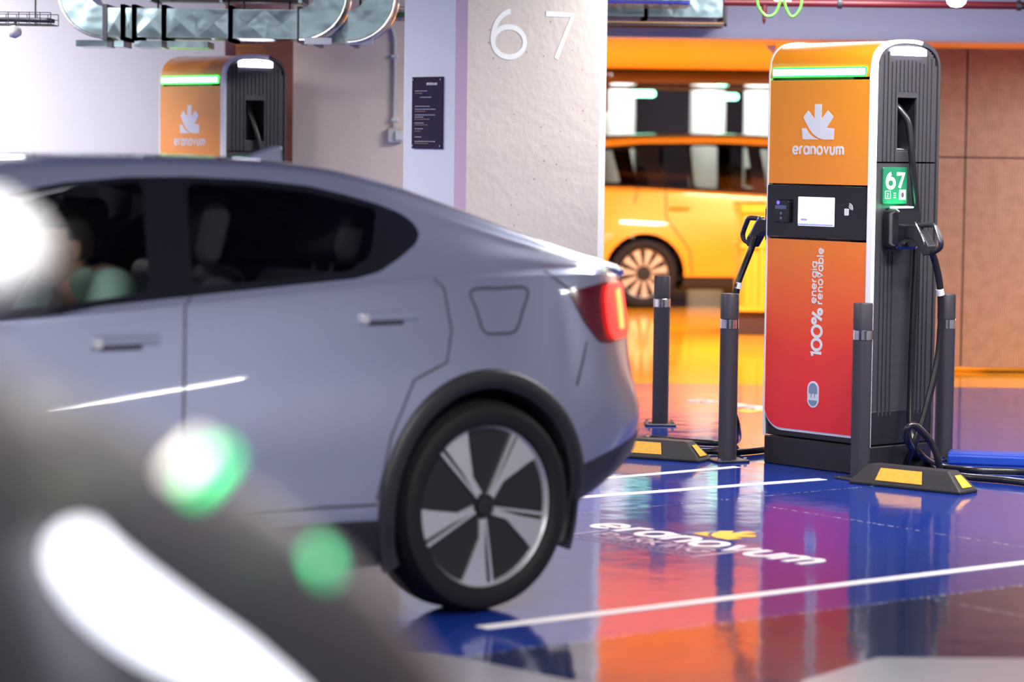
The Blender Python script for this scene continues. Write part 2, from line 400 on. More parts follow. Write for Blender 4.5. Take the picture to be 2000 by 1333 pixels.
# painted marks on the floor
BD = Vector((math.cos(R(38)), math.sin(R(38)), 0)); PD = Vector((math.sin(R(38)), -math.cos(R(38)), 0))
def paint_strip(p0, p1, wd):
    d = (p1 - p0).normalized(); n = Vector((-d.y, d.x, 0)) * wd / 2; b = MB()
    vs = [p0 - n, p1 - n, p1 + n, p0 + n]
    b.add([tuple(q) for q in vs] + [(q.x, q.y, .0015) for q in vs], [(4, 5, 6, 7), (0, 1, 5, 4), (1, 2, 6, 5), (2, 3, 7, 6), (3, 0, 4, 7)])
    b.build('bay_line', M['line'], floor)
def ext(a, b, k): return a + (b - a) * k
a, b_ = ground(940, 1227), ground(2000, 1100); paint_strip(a, ext(a, b_, 2.2), .10 * .62)
a, b_ = ground(1175, 969), ground(1607, 936.5); paint_strip(ext(a, b_, -2.2), b_, .062)
a, b_ = ground(1225, 931), ground(1440, 912.5); paint_strip(ext(a, b_, -3), b_, .055)

def floor_word(s, P0, h, wd, m, name, xdir=PD, ydir=BD, sx=1., gap=.22):
    b = MB(); F3 = lambda x, y, t: tuple(P0 + xdir * x + ydir * y + Vector((0, 0, .0004 + .0012 * t)))
    write(b, s, 0, 0, h, wd, F3, sx, gap); return b.build(name, m, floor)
P0 = ground(1144, 1028); floor_word('eranovum', P0, .148, .24, M['line'], 'painted_word', sx=.86, gap=.32)
P1 = ground(1336, 783); floor_word('eranovum', P1, .148, .24, M['line'], 'painted_word', sx=.86, gap=.32)
for px, py in ((1430, 1045), (1468, 803)):
    b = MB(); q = ground(px, py); era_logo(b, 0, 0, .22, lambda x, y, t: tuple(q + PD * x + BD * y + Vector((0, 0, .0004 + .0012 * t)))); b.build('painted_crown_mark', M['yellow_mark'], floor)
# outlined PARKING box
c00, c01, c10, c11 = ground(1098, 1047), ground(1186, 1037), ground(1349, 1089), ground(1444, 1078)
def BL(x, y, t):
    p = (c00 * (1 - x) + c10 * x) * (1 - y) + (c01 * (1 - x) + c11 * x) * y; return (p.x, p.y, .0004 + .0012 * t)
b = MB()
b2 = lambda pts: stroke_poly(b, pts, .022, BL)
for k in ((0, 0, 1, 0), (1, 0, 1, 1), (1, 1, 0, 1), (0, 1, 0, 0)): b2([(k[0], k[1]), (k[2], k[3])])
b2([(.02, .3), (.98, .3)])
Wt = text_width('PARKING', .3)
write(b, 'PARKING', 0, 0, 1, .2, lambda x, y, t: BL(.08 + x / Wt * .84, .42 + y / 1.4 * .42, t), gap=.3)
for i in range(16): b2([(.08 + i * .054, .15), (.08 + i * .054 + .036, .15)])
b.build('painted_parking_box', M['line_worn'], floor)
# grey lane paint at the foot of the picture
for pts in ([(-.218, 8.325), (.201, 7.888), (1.2, 6.8), (-2, 6.8), (-2.6, 8.4), (-1.0, 8.6)], [(.828, 7.929), (1.106, 8.332), (1.545, 8.346), (3.2, 8.38), (3.2, 6.8), (1.2, 6.8)]):
    b = MB(); n = len(pts); b.add([(x, y, .0) for x, y in pts] + [(x, y, .001) for x, y in pts], [tuple(range(n, 2 * n))] + [(i, (i + 1) % n, n + (i + 1) % n, n + i) for i in range(n)])
    b.build('grey_paint_patch', M['grey_floor'], floor)

# ------------------------------------------------------------------ concrete pillar
A = at(911, 281, 14.5); A.z = 0; B = at(887.5, 281, 14.56); B.z = 0
bd = Vector((math.cos(R(38)), math.sin(R(38)), 0)); ld = Vector((-math.cos(R(52)), math.sin(R(52)), 0))
Lr, Ll = .885, .437
C1 = A + bd * Lr; C2 = C1 + Vector((.035, .05, 0)); C3 = C2 + ld * (Ll + .0); D1 = B + ld * Ll; D0 = D1 + Vector((-.01, .06, 0))
pil = MB(); poly = [A, C1, C2, C3, D0, D1, B]
n = len(poly)
pil.add([(p.x, p.y, 0) for p in poly] + [(p.x, p.y, 2.93) for p in poly], [tuple(range(n))[::-1], tuple(range(n, 2 * n))])
for i in range(n):
    j = (i + 1) % n; k = {0: 0, 1: 3, 5: 1, 6: 2}.get(i, 1)
    pil.add([(poly[i].x, poly[i].y, 0), (poly[j].x, poly[j].y, 0), (poly[j].x, poly[j].y, 2.93), (poly[i].x, poly[i].y, 2.93)], [(0, 1, 2, 3)], k)
pillar = pil.build('pillar', [M['pillar_r'], M['pillar_l'], M['pillar_c'], M['white']]); pillar['kind'] = 'structure'  # white slot: strong light on the right bevel, put in as colour
F67 = lambda x, y, t: tuple(A + bd * x + Vector((bd.y, -bd.x, 0)) * (.0005 + .0015 * t) + Vector((0, 0, y)))
b = MB(); write(b, '6', .157, 1.967, .166, .165, F67, 1.34); write(b, '7', .51, 1.967, .166, .165, F67, 1.2)
b.build('painted_number', mat('white_number_paint', (.93, .96, .95), .6), pillar)

# info plaque on the pillar's pale face
Fp = lambda x, y, t: tuple(B + ld * (-x) + Vector((ld.y, -ld.x, 0)) * (-1) * (.0 + t) + Vector((0, 0, y)))
nl = Vector((-ld.y, ld.x, 0));  nl = nl if nl.y < 0 else -nl
def PL(x, z, t): return tuple(B + ld * x + nl * t + Vector((0, 0, z)))
pb = MB(); xa, xb, za, zb = .095, .360, 1.488, 1.861
pb.add([PL(x, z, t) for t in (.004, .012) for x, z in ((xa, za), (xb, za), (xb, zb), (xa, zb))], [(0, 1, 2, 3), (4, 5, 6, 7), (0, 1, 5, 4), (1, 2, 6, 5), (2, 3, 7, 6), (3, 0, 4, 7)])
plaque = pb.build('information_plaque', mat('plaque_acrylic', (.014, .006, .036), .05)); tag(plaque, 'dark violet glossy information plaque screwed to the pale blue pillar face', 'sign')
pt = MB(); M['plaque_print'] = mat('plaque_print', (.45, .46, .55), .4); M['plaque_gold'] = mat('plaque_print_gold', (.32, .18, .10), .4)
def bar(mb, x0, x1, z, h): mb.add([PL(x, zz, .0125) for x, zz in ((x0, z), (x1, z), (x1, z + h), (x0, z + h))], [(0, 1, 2, 3)])
tw = MB()
write(tw, 'eranovum', 0, 0, .012, .24, lambda x, y, t: PL(xa + .135 - x, zb - .043 + y, .0122 + .001 * t), sx=.85)
tw.build('plaque_word', M['white'], plaque)
for z, ln, k in ((.075, .10, 0), (.087, .06, 1), (.108, .10, 0), (.155, .12, 0), (.170, .18, 0), (.181, .08, 1), (.20, .17, 0), (.211, .07, 0), (.222, .13, 1), (.242, .08, 0), (.252, .10, 1), (.272, .07, 0), (.284, .05, 1), (.315, .06, 0), (.338, .17, 0), (.348, .12, 1)):
    x1 = xb - .028; x = x1
    off = .045 if z == .108 else 0
    while x > x1 - ln:
        wd = random.uniform(.006, .016); bar(pt, x - off, x - wd - off, zb - z, .004); x -= wd + .003
    pt.build('text_line', M['plaque_gold'] if k else M['plaque_print'], plaque); pt = MB()
for x, z in ((xa + .012, za + .014), (xb - .012, za + .014), (xa + .012, zb - .014), (xb - .012, zb - .014)):
    s = MB(); s.cyl(PL(x, z, .012), PL(x, z, .016), .005, 12); s.build('screw', M['chrome'], plaque)

# ------------------------------------------------------------------ ceiling lamps of the near hall
def lamp_fixture():
    t = thing('ceiling_lamp', 'white strip lamp under the near hall ceiling', 'lamp', group='strip lamps under the near hall ceiling')
    b = MB(); b.rbox((-.76, -.07, .0), (.76, .07, .08), .02, axis=0); b.build('housing', M['white'], t)
    d = MB(); d.rbox((-.74, -.05, -.03), (.74, .05, 0), .015, axis=0); d.build('diffuser', mat('lamp_diffuser', (.9, .9, .9), .4, emit=(1, .97, .93), estr=22), t)
    return t
lf = lamp_fixture(); lf['label'] = 'white strip lamp under the near hall ceiling'
for i, (x, y, a_, *_p) in enumerate(LAMPS):
    o = lf if i == 0 else copy_tree(lf); o.location = (x, y, LAMP_Z); o.rotation_euler = (0, 0, R(a_))

# ------------------------------------------------------------------ fast charger
CW, CS = .684, .44
def ztop(y, ins=0.):
    q = abs(2 * (y - CS / 2) / (CS - 2 * ins)); q = min(q, 1)
    return 1.885 + (.135 - ins) * (1 - q ** 2.5) ** (1 / 2.5)
def arch(y0, y1, n, ins=0.):
    out = []
    for k in range(n + 1):
        t = math.pi * (1 - k / n); c = math.cos(t); y = CS / 2 + (CS / 2 - ins) * math.copysign(abs(c) ** .8, c)
        y = min(max(y, ins), CS - ins)
        if y0 <= y <= y1: out.append((y, ztop(y, ins)))
    return out
def grad_paint():
    m = mat('orange_to_red_paint', (.9, .3, .02), .22, coat=.7, coat_rough=.06, bump=(7, .035)); nt = m.node_tree; b = nt.nodes['Principled BSDF']
    tc = nt.nodes.new('ShaderNodeTexCoord'); sp = nt.nodes.new('ShaderNodeSeparateXYZ'); nt.links.new(tc.outputs['Object'], sp.inputs[0])
    rp = nt.nodes.new('ShaderNodeValToRGB'); mr = nt.nodes.new('ShaderNodeMapRange'); mr.inputs[1].default_value = .2; mr.inputs[2].default_value = 1.9
    nt.links.new(sp.outputs[2], mr.inputs[0]); nt.links.new(mr.outputs[0], rp.inputs[0])
    e = rp.color_ramp.elements; e[0].position = 0; e[0].color = (.86, .018, .022, 1); e[1].position = .9; e[1].color = (.92, .31, .012, 1)
    q = e.new(.22); q.color = (.88, .045, .018, 1); q = e.new(.42); q.color = (.90, .16, .018, 1); q = e.new(.6); q.color = (.92, .27, .018, 1)
    nt.links.new(rp.outputs[0], b.inputs['Base Color']); return m
M['char_or'] = grad_paint()
M['char_white'] = mat('white_trim', (.86, .85, .88), .3, coat=.4)
M['char_grey'] = mat('charcoal_ribbed_panel', (.062, .058, .070), .38, .35)
M['green_led'] = mat('green_light_bar', (.2, .9, .4), .4, emit=(.42, 1, .55), estr=3.2)
M['green_bloom'] = mat('green_light_bloom', (.0, .6, .1), .4, emit=(.0, 1, .04), estr=9)
M['white_led'] = mat('white_light_bar', (.9, .9, .9), .4, emit=(.80, .78, 1), estr=15)
M['screen'] = mat('lit_screen', (.5, .5, .5), .2, emit=(.86, .90, 1), estr=1.5)
M['blue_led'] = mat('blue_led', (.0, .0, .5), .3, emit=(.08, .06, 1), estr=4)
M['ui_grey'] = mat('screen_menu_grey', (.3, .3, .6), .3, emit=(.25, .3, .85), estr=.6)
M['print_grey'] = mat('pale_print', (.74, .74, .80), .4)
M['badge_blue'] = mat('slate_print', (.22, .29, .42), .4)
M['badge_dark'] = mat('dark_slate_print', (.10, .05, .10), .4)

def make_charger(label, num='67'):
    t = thing('fast_charger', label, 'EV charger')
    b = MB(); b.rbox((.0, .0, 0), (CW, CS, .135), .012); b.build('plinth', M['black'], t, auto=35)
    # dark core: the front has a black foot, and room behind the side panel for the cable slot
    b = MB(); b.rbox((.004, .004, .14), (CW - .004, CS - .004, .30), .012); b.box((.02, .02, .28), (CW - .16, CS - .02, 1.9)); b.build('cabinet', M['black'], t, auto=35)
    # orange front skin, lower left corner rounded, bottom trimmed by a pale edge
    def skin(x0, x1, z0, z1, y0=-.004, y1=.012, corner=0.):
        pts = []
        if corner:
            pts += [(x0 + corner - corner * math.sin(R(a_)), z0 + corner - corner * math.cos(R(a_))) for a_ in range(0, 91, 10)][::-1]
        else: pts += [(x0, z0)]
        pts = pts if corner else pts
        poly = pts + [(x1, z0), (x1, z1), (x0, z1)]
        return poly
    b = MB(); b.prism(skin(.004, CW - .034, .180, 1.083, corner=.11), -.004, .02); b.prism([(.004, 1.347), (CW - .034, 1.347), (CW - .034, 1.835), (.004, 1.835)], -.004, .02)
    b.build('front_panel', M['char_or'], t)
    b = MB(); b.prism(skin(.0, CW - .034, .168, .40, corner=.12), -.001, .015); b.build('panel_edge', M['print_grey'], t)
    # rounded cap wrapping over the top
    cap = MB(); pr = [(-.004, 1.847), (-.004, 1.87)] + arch(0, CS, 22) + [(CS, 1.847)]
    vs = []; fs = []
    for x in (.006, CW - .034): vs += [(x, y, z) for y, z in pr]
    n = len(pr); fs = [(i, i + 1, n + i + 1, n + i) for i in range(n - 1)] + [tuple(range(n)), tuple(range(n, 2 * n))[::-1]]
    cap.add(vs, fs); cap.build('top_cap', M['char_or'], t, auto=40)
    b = MB(); b.box((.004, CS - .012, .30), (CW - .03, CS, 1.86)); b.build('rear_panel', M['char_grey'], t)
    # pale rim framing each flank
    def ring(x0, x1, th):
        o_ = [(-.006, .135)] + [(-.006, 1.87)] + arch(0, CS, 26)[1:-1] + [(CS + .002, 1.87), (CS + .002, .135)]
        o_ = [(y, z + (.004 if z > 1.88 else 0)) for y, z in o_]
        i_ = [(th, .135)] + [(th, 1.87)] + [(y, z) for y, z in arch(0, CS, 26, th)[1:-1]] + [(CS - th, 1.87), (CS - th, .135)]
        n = len(o_); assert len(i_) == n, (len(i_), n)
        vs = [(x, y, z) for x in (x0, x1) for y, z in o_] + [(x, y, z) for x in (x0, x1) for y, z in i_]; fs = []
        for k in range(n - 1):
            fs += [(k, k + 1, n + k + 1, n + k), (2 * n + k, 3 * n + k, 3 * n + k + 1, 2 * n + k + 1), (k, 2 * n + k, 2 * n + k + 1, k + 1), (n + k, n + k + 1, 3 * n + k + 1, 3 * n + k)]
        q = int((n - 1) * .62); rb = MB(); rb.add(vs[:], fs[:4 * q]); rb.add(vs, fs[4 * q:], 1); return rb
    ring(CW - .034, CW, .014).build('flank_rim', [M['char_white'], M['char_grey']], t, auto=40)
    ring(-.002, .008, .012).build('flank_rim', [M['char_white'], M['char_grey']], t, auto=40)
    # ribbed flank panels: narrow upright ribs, cut away round the cable slot
    def flank(x, sgn, slot):
        lo, up = MB(), MB(); N = 30; dy = (CS - .034) / N
        for k in range(N):
            y0 = .017 + k * dy; y1 = y0 + dy; ym = (y0 + y1) / 2; zt = min(ztop(y0, .016), ztop(y1, .016)) if 0 < k < N - 1 else min(ztop(y0, .016), ztop(y1, .016))
            rib = (k % 2 == 1) and 1 < k < N - 1
            xo = x + sgn * (.006 if rib else 0); xi = x - sgn * .012
            a_, c_ = min(xo, xi), max(xo, xi)
            spans = [(.205, 1.4505, lo), (1.4575, zt, up)]
            inslot = slot and .150 < ym < .292
            for z0, z1, tgt in spans:
                if tgt is up and inslot:
                    segs = [(z0, 1.515), (1.755, z1)]
                else: segs = [(z0, z1)]
                for s0, s1 in segs:
                    if rib:
                        base = (min(x, xi), max(x, xi)); tgt.box((base[0], y0, s0), (base[1], y1, s1))
                        r0_, r1_ = s0, s1
                        if s0 < .21: r0_ = .275
                        if s1 > 1.8: r1_ = s1 - .075 if .10 < ym < .35 else s1 - .02
                        if inslot and s1 < 1.53: continue
                        if inslot and s0 > 1.75: r0_ = 1.785
                        if tgt is lo and .07 < ym < .235: r1_ = 1.425; 
                        if tgt is lo and .06 < ym < .24:
                            tgt.box((a_, y0 + .002, r0_), (c_, y1 - .002, 1.04)); continue
                        tgt.box((a_, y0 + .002, r0_), (c_, y1 - .002, r1_))
                    else: tgt.box((a_, y0, s0), (c_, y1, s1))
        lo.build('lower_flank_panel', M['char_grey'], t); up.build('upper_flank_panel', M['char_grey'], t)
    flank(CW - .008, 1, True); flank(.004, -1, False)
    # perforations in the lower ribs
    pf = MB()
    for i in range(9):
        for k in range(13):
            y = .13 + i * .028; z = .42 + k * .045; pf.box((CW - .003, y - .0018, z - .0018), (CW - .0012, y + .0018, z + .0018))
    pf.build('vent_grille', M['steel_dark'], t)['kind'] = 'stuff'
    # cable slot lining
    s = MB(); s.box((CW - .13, .152, 1.50), (CW - .125, .290, 1.765)); s.box((CW - .13, .146, 1.50), (CW - .012, .152, 1.765)); s.box((CW - .13, .29, 1.50), (CW - .012, .296, 1.765)); s.box((CW - .13, .146, 1.755), (CW - .012, .296, 1.765))
    s.build('slot_lining', M['black'], t)
    s = MB(); s.add([(CW - .11, .152, 1.52), (CW - .11, .290, 1.52), (CW - .006, .290, 1.505), (CW - .006, .152, 1.505), (CW - .11, .152, 1.50), (CW - .11, .290, 1.50)], [(0, 1, 2, 3), (0, 1, 5, 4)]); s.build('slot_sill', M['char_white'], t)
    # lights
    b = MB(); b.rbox((.028, -.012, 1.856), (.622, .0, 1.888), .006, axis=1); gb = b.build('green_light_bar', M['green_led'], t); gb['label'] = 'glowing green light bar'
    b = MB(); b.rbox((.024, -.008, 1.850), (.626, .0, 1.894), .006, axis=1); b.build('light_bar_bloom', M['green_bloom'], gb)  # green bloom round the bar, drawn as a glowing rim
    pts = [(.101, 1.955), (.101, 1.985), (.13, 1.994), (.22, 1.999), (.31, 1.994), (.338, 1.985), (.338, 1.955)]
    b = MB(); b.prism([(y, z - .006) for y, z in pts], CW - .006, CW + .002, 'yz'); b.build('white_light_bar', M['white_led'], t)['label'] = 'glowing white light bar'
    # operating panel
    b = MB(); b.rbox((.004, -.008, 1.092), (CW - .040, .02, 1.340), .008, axis=1); pn = b.build('operating_panel', M['black_gloss'], t)
    b = MB(); b.rbox((.211, -.0105, 1.150), (.446, -.006, 1.286), .003, axis=1); b.build('screen', M['screen'], pn)['label'] = 'lit pale blue screen'
    b = MB(); b.box((.213, -.0112, 1.152), (.444, -.0104, 1.160))
    b.build('screen_menu', M['ui_grey'], pn)
    b = MB(); b.rbox((.232, -.0112, 1.173), (.272, -.0104, 1.184), .003, axis=1); b.build('screen_button', M['ui_grey'], pn)
    b = MB(); b.rbox((.069, -.028, 1.160), (.165, -.006, 1.272), .012, axis=1); cr = b.build('card_reader', M['black_gloss'], pn, auto=35)
    b = MB(); b.rbox((.078, -.0295, 1.225), (.150, -.0275, 1.243), .002, axis=1); b.build('reader_display', mat('reader_display_grey', (.10, .13, .22), .2), cr)
    b = MB(); b.lathe([(.0, 0), (.009, 0), (.009, .003)], 14, M=Matrix.Translation((.098, -.028, 1.256)) @ Matrix.Rotation(R(90), 4, 'X')); b.build('reader_light', M['blue_led'], cr)['label'] = 'blue indicator light'
    b = MB()
    for z in (1.205, 1.182): b.lathe([(.0, 0), (.007, 0), (.007, .002)], 14, M=Matrix.Translation((.117, -.028, z)) @ Matrix.Rotation(R(90), 4, 'X'))
    b.build('reader_keys', mat('reader_key_grey', (.12, .14, .22), .3), cr)
    FF = lambda yy: (lambda x, z, tt: (x, yy - .0012 * tt, z))
    b = MB(); b.rbox((.510, -.0105, 1.205), (.538, -.008, 1.237), .005, axis=1)
    for rr in (.010, .018, .026): stroke_poly(b, arc(.536, 1.236, rr, rr, -10, 80, 8), .004, FF(-.0085))
    b.build('contactless_mark', M['print_grey'], pn)
    # front lettering
    F3 = FF(-.0045)
    b = MB(); era_logo(b, .328, 1.641, .215, F3, sy=.162); b.build('crown_mark', M['print_grey'], t)
    b = MB(); xh = .037; wt = text_width('eranovum', .34); write(b, 'eranovum', .165, 1.487, xh, .27, F3, sx=.326 / (wt * xh), gap=.34); b.build('front_word', M['print_grey'], t)
    V = lambda ox, oz: (lambda x, y, tt: (ox - y, -.0045 - .0012 * tt, oz + x))
    b = MB(); xh = .045; wt = text_width('100%', .18); write(b, '100%', 0, 0, xh, .31, V(.376, .537), sx=.222 / (wt * xh), gap=.18); b.build('percent_word', M['white'], t)
    b = MB(); xh = .0265; wt = text_width('renovable', .32); write(b, 'renovable', 0, 0, xh, .25, V(.376, .785), sx=.262 / (wt * xh), gap=.32)
    wt = text_width('energia', .32); write(b, 'energia', 0, 0, xh, .25, V(.336, .787), sx=.195 / (wt * xh), gap=.32); b.build('energy_words', M['white'], t)
    # plug badge
    cx, z0, z1, rr = .329, .292, .418, .0365
    cap_ = lambda r_, a0, a1, cz: [(cx + r_ * math.cos(R(a0 + (a1 - a0) * k / 12)), cz + r_ * math.sin(R(a0 + (a1 - a0) * k / 12))) for k in range(13)]
    b = MB(); b.prism(cap_(rr, 0, 180, z1 - rr) + cap_(rr, 180, 360, z0 + rr), -.0065, -.0042); b.build('plug_badge', M['print_grey'], t)
    b = MB(); b.prism(cap_(rr - .009, 0, 180, z1 - rr) + [(cx - rr + .009, z1 - rr - .022), (cx + rr - .009, z1 - rr - .022)], -.0075, -.0062); b.prism(cap_(rr - .009, 180, 360, z0 + rr - .001), -.0075, -.0062)
    b.box((cx - .014, -.0075, z0 + rr + .012), (cx - .009, -.0062, z1 - rr - .02)); b.box((cx + .009, -.0075, z0 + rr + .012), (cx + .014, -.0062, z1 - rr - .02))
    b.build('plug_symbol', M['badge_blue'], t)
    # flank label and holder
    SF = lambda y, z, tt: (CW - .002 + .0075 + .001 * tt, y, z)
    b = MB(); b.rbox((CW - .009, .058, 1.262), (CW + .0045, .222, 1.432), .006, axis=0); b.build('bay_label', mat('bay_label_green', (.01, .16, .08), .4), t)
    b = MB(); write(b, num[0], .080, 1.337, .046, .36, lambda y, z, tt: (CW + .005 + .001 * tt, y, z), 1.18); write(b, num[1], .148, 1.337, .046, .36, lambda y, z, tt: (CW + .005 + .001 * tt, y, z), 1.12)
    b.build('bay_number', M['white'], t)
    b = MB(); f5 = lambda y, z, tt: (CW + .005 + .001 * tt, y, z)
    stroke_poly(b, [(.072, 1.288), (.106, 1.288), (.106, 1.322), (.072, 1.322), (.072, 1.288)], .003, f5); write(b, '2', .083, 1.296, .012, .2, f5)
    for k in range(3): stroke_poly(b, [(.128, 1.292 + k * .010), (.144, 1.292 + k * .010)], .004, f5)
    b.prism([(.166, 1.282), (.210, 1.282), (.210, 1.328), (.166, 1.328)], CW + .005, CW + .006, 'yz'); b.build('bay_icons', M['white'], t)
    b = MB(); b.prism([(.188 + .010 * math.cos(R(a_)), 1.304 + .013 * math.sin(R(a_))) for a_ in range(0, 360, 45)], CW + .006, CW + .007, 'yz'); b.build('bay_icon_socket', M['badge_dark'], t)
    for side in (1, -1):
        x0, x1 = (CW - .004, CW + .088) if side > 0 else (-.088, .004)
        b = MB(); b.rbox((x0, .062, 1.055), (x1, .228, 1.245), .028, axis=0); hd = b.build('connector_holder', M['black_gloss'], t, auto=35)
        b = MB(); b.rbox((x0 + .022, .085, 1.2445), (x1 - .02, .205, 1.252), .01); b.build('holder_light', mat('holder_green_light', (.2, .9, .5), .4, emit=(.10, 1, .42), estr=13), hd)['label'] = 'glowing green light on the holder'
    return t

def make_cable(name, label, loc, rotz, path, gun, band_at):
    t = thing(name, label, 'charging cable', loc, rotz)
    b = MB(); b.tube(path, .0165, 12, sub=8); b.build('cable', M['cable'], t, smooth=True)
    for p, q in band_at:
        b = MB(); b.cyl(p, q, .0185, 16); b.build('marking_band', M['white'], t, auto=40)
    return t

ch = make_charger('tall orange to red fast charger with ribbed charcoal flank, standing right of the parking bay')
CH_O = Vector((1.217, 13.502, 0)); ch.location = CH_O; ch.rotation_euler = (0, 0, R(-50))
ch2 = copy_tree(ch)
near2 = at(438, 281, 16.45); ch2.location = (near2.x - CW * math.cos(R(50)), near2.y + CW * math.sin(R(50)), 0)
ch2['label'] = 'orange fast charger with glowing green bar, seen above the silver car roof'
ch['group'] = ch2['group'] = 'orange fast chargers'
cm = Matrix.Translation(CH_O) @ Matrix.Rotation(R(-50), 4, 'Z'); cmi = cm.inverted()
def CL(px, py, Y): return tuple(cmi @ at(px, py, Y))         # a seen point, given in the charger's own frame
def CLs(px, py, off):                                          # on the upright plane x = CW + off of the charger
    d = ray(px, py); n_ = cm.to_3x3() @ Vector((1, 0, 0)); o_ = cm @ Vector((CW + off, 0, 0)); c_ = Vector((0, 0, H))
    return tuple(cmi @ (c_ + d * ((o_ - c_).dot(n_) / d.dot(n_))))
# right cable: slot -> down the flank -> coil on the floor -> up again to the parked connector
def gr(px, py, z=.018): return tuple(cmi @ ground(px, py, z))
path = [(CW - .07, .175, 1.74), (CW - .02, .185, 1.70), CLs(1775, 245, .015), CLs(1782, 320, .03), CLs(1790, 420, .02), CLs(1789, 520, .022), CLs(1783, 640, .022), CLs(1779, 760, .025), CLs(1779, 840, .05),
        CLs(1795, 885, .10), gr(1832, 910), gr(1900, 919), gr(1990, 922), gr(2070, 930), gr(2040, 945), gr(1960, 938), gr(1890, 932), gr(1845, 925),
        gr(1805, 905, .03), CLs(1776, 868, .16), CLs(1770, 843, .20), CLs(1783, 831, .22), CLs(1803, 846, .24), CLs(1820, 868, .26), CLs(1831, 895, .28), gr(1833, 930, .02),
        gr(1800, 935, .02), gr(1770, 915, .03), CLs(1785, 870, .12), CLs(1803, 820, .14), CLs(1815, 775, .15), CLs(1832, 700, .16), CLs(1838, 620, .165), CLs(1836, 560, .165), CLs(1826, 510, .165), CLs(1814, 478, .165)]
c1 = make_cable('charging_cable', 'black charging cable on the right flank of the near charger, coiled on the floor', CH_O, R(-50), path, None,
                [(CLs(1835, 565, .165), CLs(1837, 577, .165))])
def connector(parent, pts_body, pts_loop, base, th):
    b = MB(); b.prism(pts_body, -th, th, 'xy'); o = b.build('connector', M['black_gloss'], parent, bevel=.006)
    return o
def gun(parent, x0, sgn, y):
    """plug body leaving the holder, grip loop beyond it, drawn in the x-z plane of the charger"""
    def X(v): return x0 + sgn * v
    b = MB()
    body = [(0, 1.165), (.055, 1.172), (.085, 1.160), (.150, 1.075), (.150, 1.035), (.115, 1.030), (.075, 1.085), (.04, 1.105), (0, 1.105)]
    b.prism([(X(a_), z) for a_, z in (body if sgn > 0 else body)], y - .028, y + .028, 'xz')
    g = b.build('connector', M['black'], parent, bevel=.006)
    l = MB(); l.tube([(X(.062), y, 1.165), (X(.11), y, 1.171), (X(.158), y, 1.170), (X(.175), y, 1.150), (X(.20), y, 1.100), (X(.198), y, 1.072), (X(.175), y, 1.055), (X(.135), y, 1.045)], .0125, 10, sub=5)
    l.build('grip', M['black'], g, smooth=True)
    f = MB(); f.tube([(X(.064), y - .024, 1.182), (X(.098), y - .026, 1.135), (X(.128), y - .026, 1.082)], .0045, 8, sub=4); f.tube([(X(.168), y - .010, 1.176), (X(.190), y - .012, 1.128), (X(.207), y - .010, 1.092)], .004, 8, sub=4)
    f.build('bright_edge', M['chrome'], g, smooth=True)
    return g
gun(c1, CW + .085, 1, .145)
# left cable
def GL_(px, py, z=.018): return tuple(cmi @ ground(px, py, z))
def CLl(px, py, off=-.16):
    d = ray(px, py); n_ = cm.to_3x3() @ Vector((1, 0, 0)); o_ = cm @ Vector((off, 0, 0)); c_ = Vector((0, 0, H))
    return tuple(cmi @ (c_ + d * ((o_ - c_).dot(n_) / d.dot(n_))))
lp = [CLl(1476, 462, -.15), CLl(1466, 490, -.17), CLl(1452, 525, -.18), CLl(1441, 556, -.19), CLl(1434, 600, -.2), CLl(1428, 680, -.2), CLl(1428, 780, -.2), CLl(1440, 835, -.2), GL_(1438, 862, .02),
      GL_(1400, 866), GL_(1330, 862), GL_(1262, 857), GL_(1215, 868), GL_(1240, 884), GL_(1320, 882), GL_(1385, 882), GL_(1430, 884), GL_(1485, 880), GL_(1520, 872)]
c2 = make_cable('charging_cable', 'black charging cable from the left side of the near charger, looped behind the bollard', CH_O, R(-50), lp, None, [(CLl(1443, 552, -.188), CLl(1440, 564, -.192))])
gun(c2, -.085, -1, .12)
# cable of the far charger
cm2 = Matrix.Translation(ch2.location) @ Matrix.Rotation(R(-50), 4, 'Z')
c3 = make_cable('charging_cable', 'dark charging cable hanging from the slot of the far charger behind the silver car', ch2.location, R(-50),
                [(CW - .07, .18, 1.74), (CW - .02, .20, 1.66), (CW + .02, .235, 1.50), (CW + .035, .26, 1.3), (CW + .03, .25, .9), (CW + .03, .24, .4), (CW + .06, .24, .06), (CW + .2, .3, .018), (CW + .5, .35, .018)], None, [])
gun(c3, CW + .085, 1, .145)

# ------------------------------------------------------------------ bollards
M['bollard'] = mat('charcoal_bollard', (.050, .045, .060), .42, .3)
def make_bollard():
    t = thing('bollard', '', 'bollard', group='charcoal bollards round the near charger')
    b = MB(); b.lathe([(.0445, .008), (.0445, .642)], 32); b.lathe([(.0445, .690), (.0445, .806), (.042, .812), (.0, .812)], 32); b.build('post', M['bollard'], t, auto=40)
    b = MB(); b.lathe([(.043, .642), (.0462, .645), (.0462, .687), (.043, .690)], 32); b.build('reflective_band', M['chrome'], t, auto=40)
    b = MB(); b.rbox((-.085, -.085, 0), (.085, .085, .010), .01); bp = b.build('base_plate', M['steel_dark'], t)
    for sx in (-.066, .066):
        for sy in (-.066, .066):
            s = MB(); s.cyl((sx, sy, .008), (sx, sy, .022), .009, 6); s.build('bolt', M['chrome'], bp)
    return t
bo = make_bollard()
for i, (px, py, lb, a_) in enumerate(((1289, 830, 'charcoal bollard furthest back, between the silver car and the orange van', 0), (1420, 901, 'charcoal bollard standing at the left front corner of the near charger', 20), (1679, 937, 'charcoal bollard in front of the near charger, behind the right wheel stop', 35), (1842, 897, 'charcoal bollard at the right of the near charger, partly behind its cable', 35))):
    o = bo if i == 0 else copy_tree(bo); o.location = ground(px, py); o['label'] = lb; o.rotation_euler = (0, 0, R(a_))

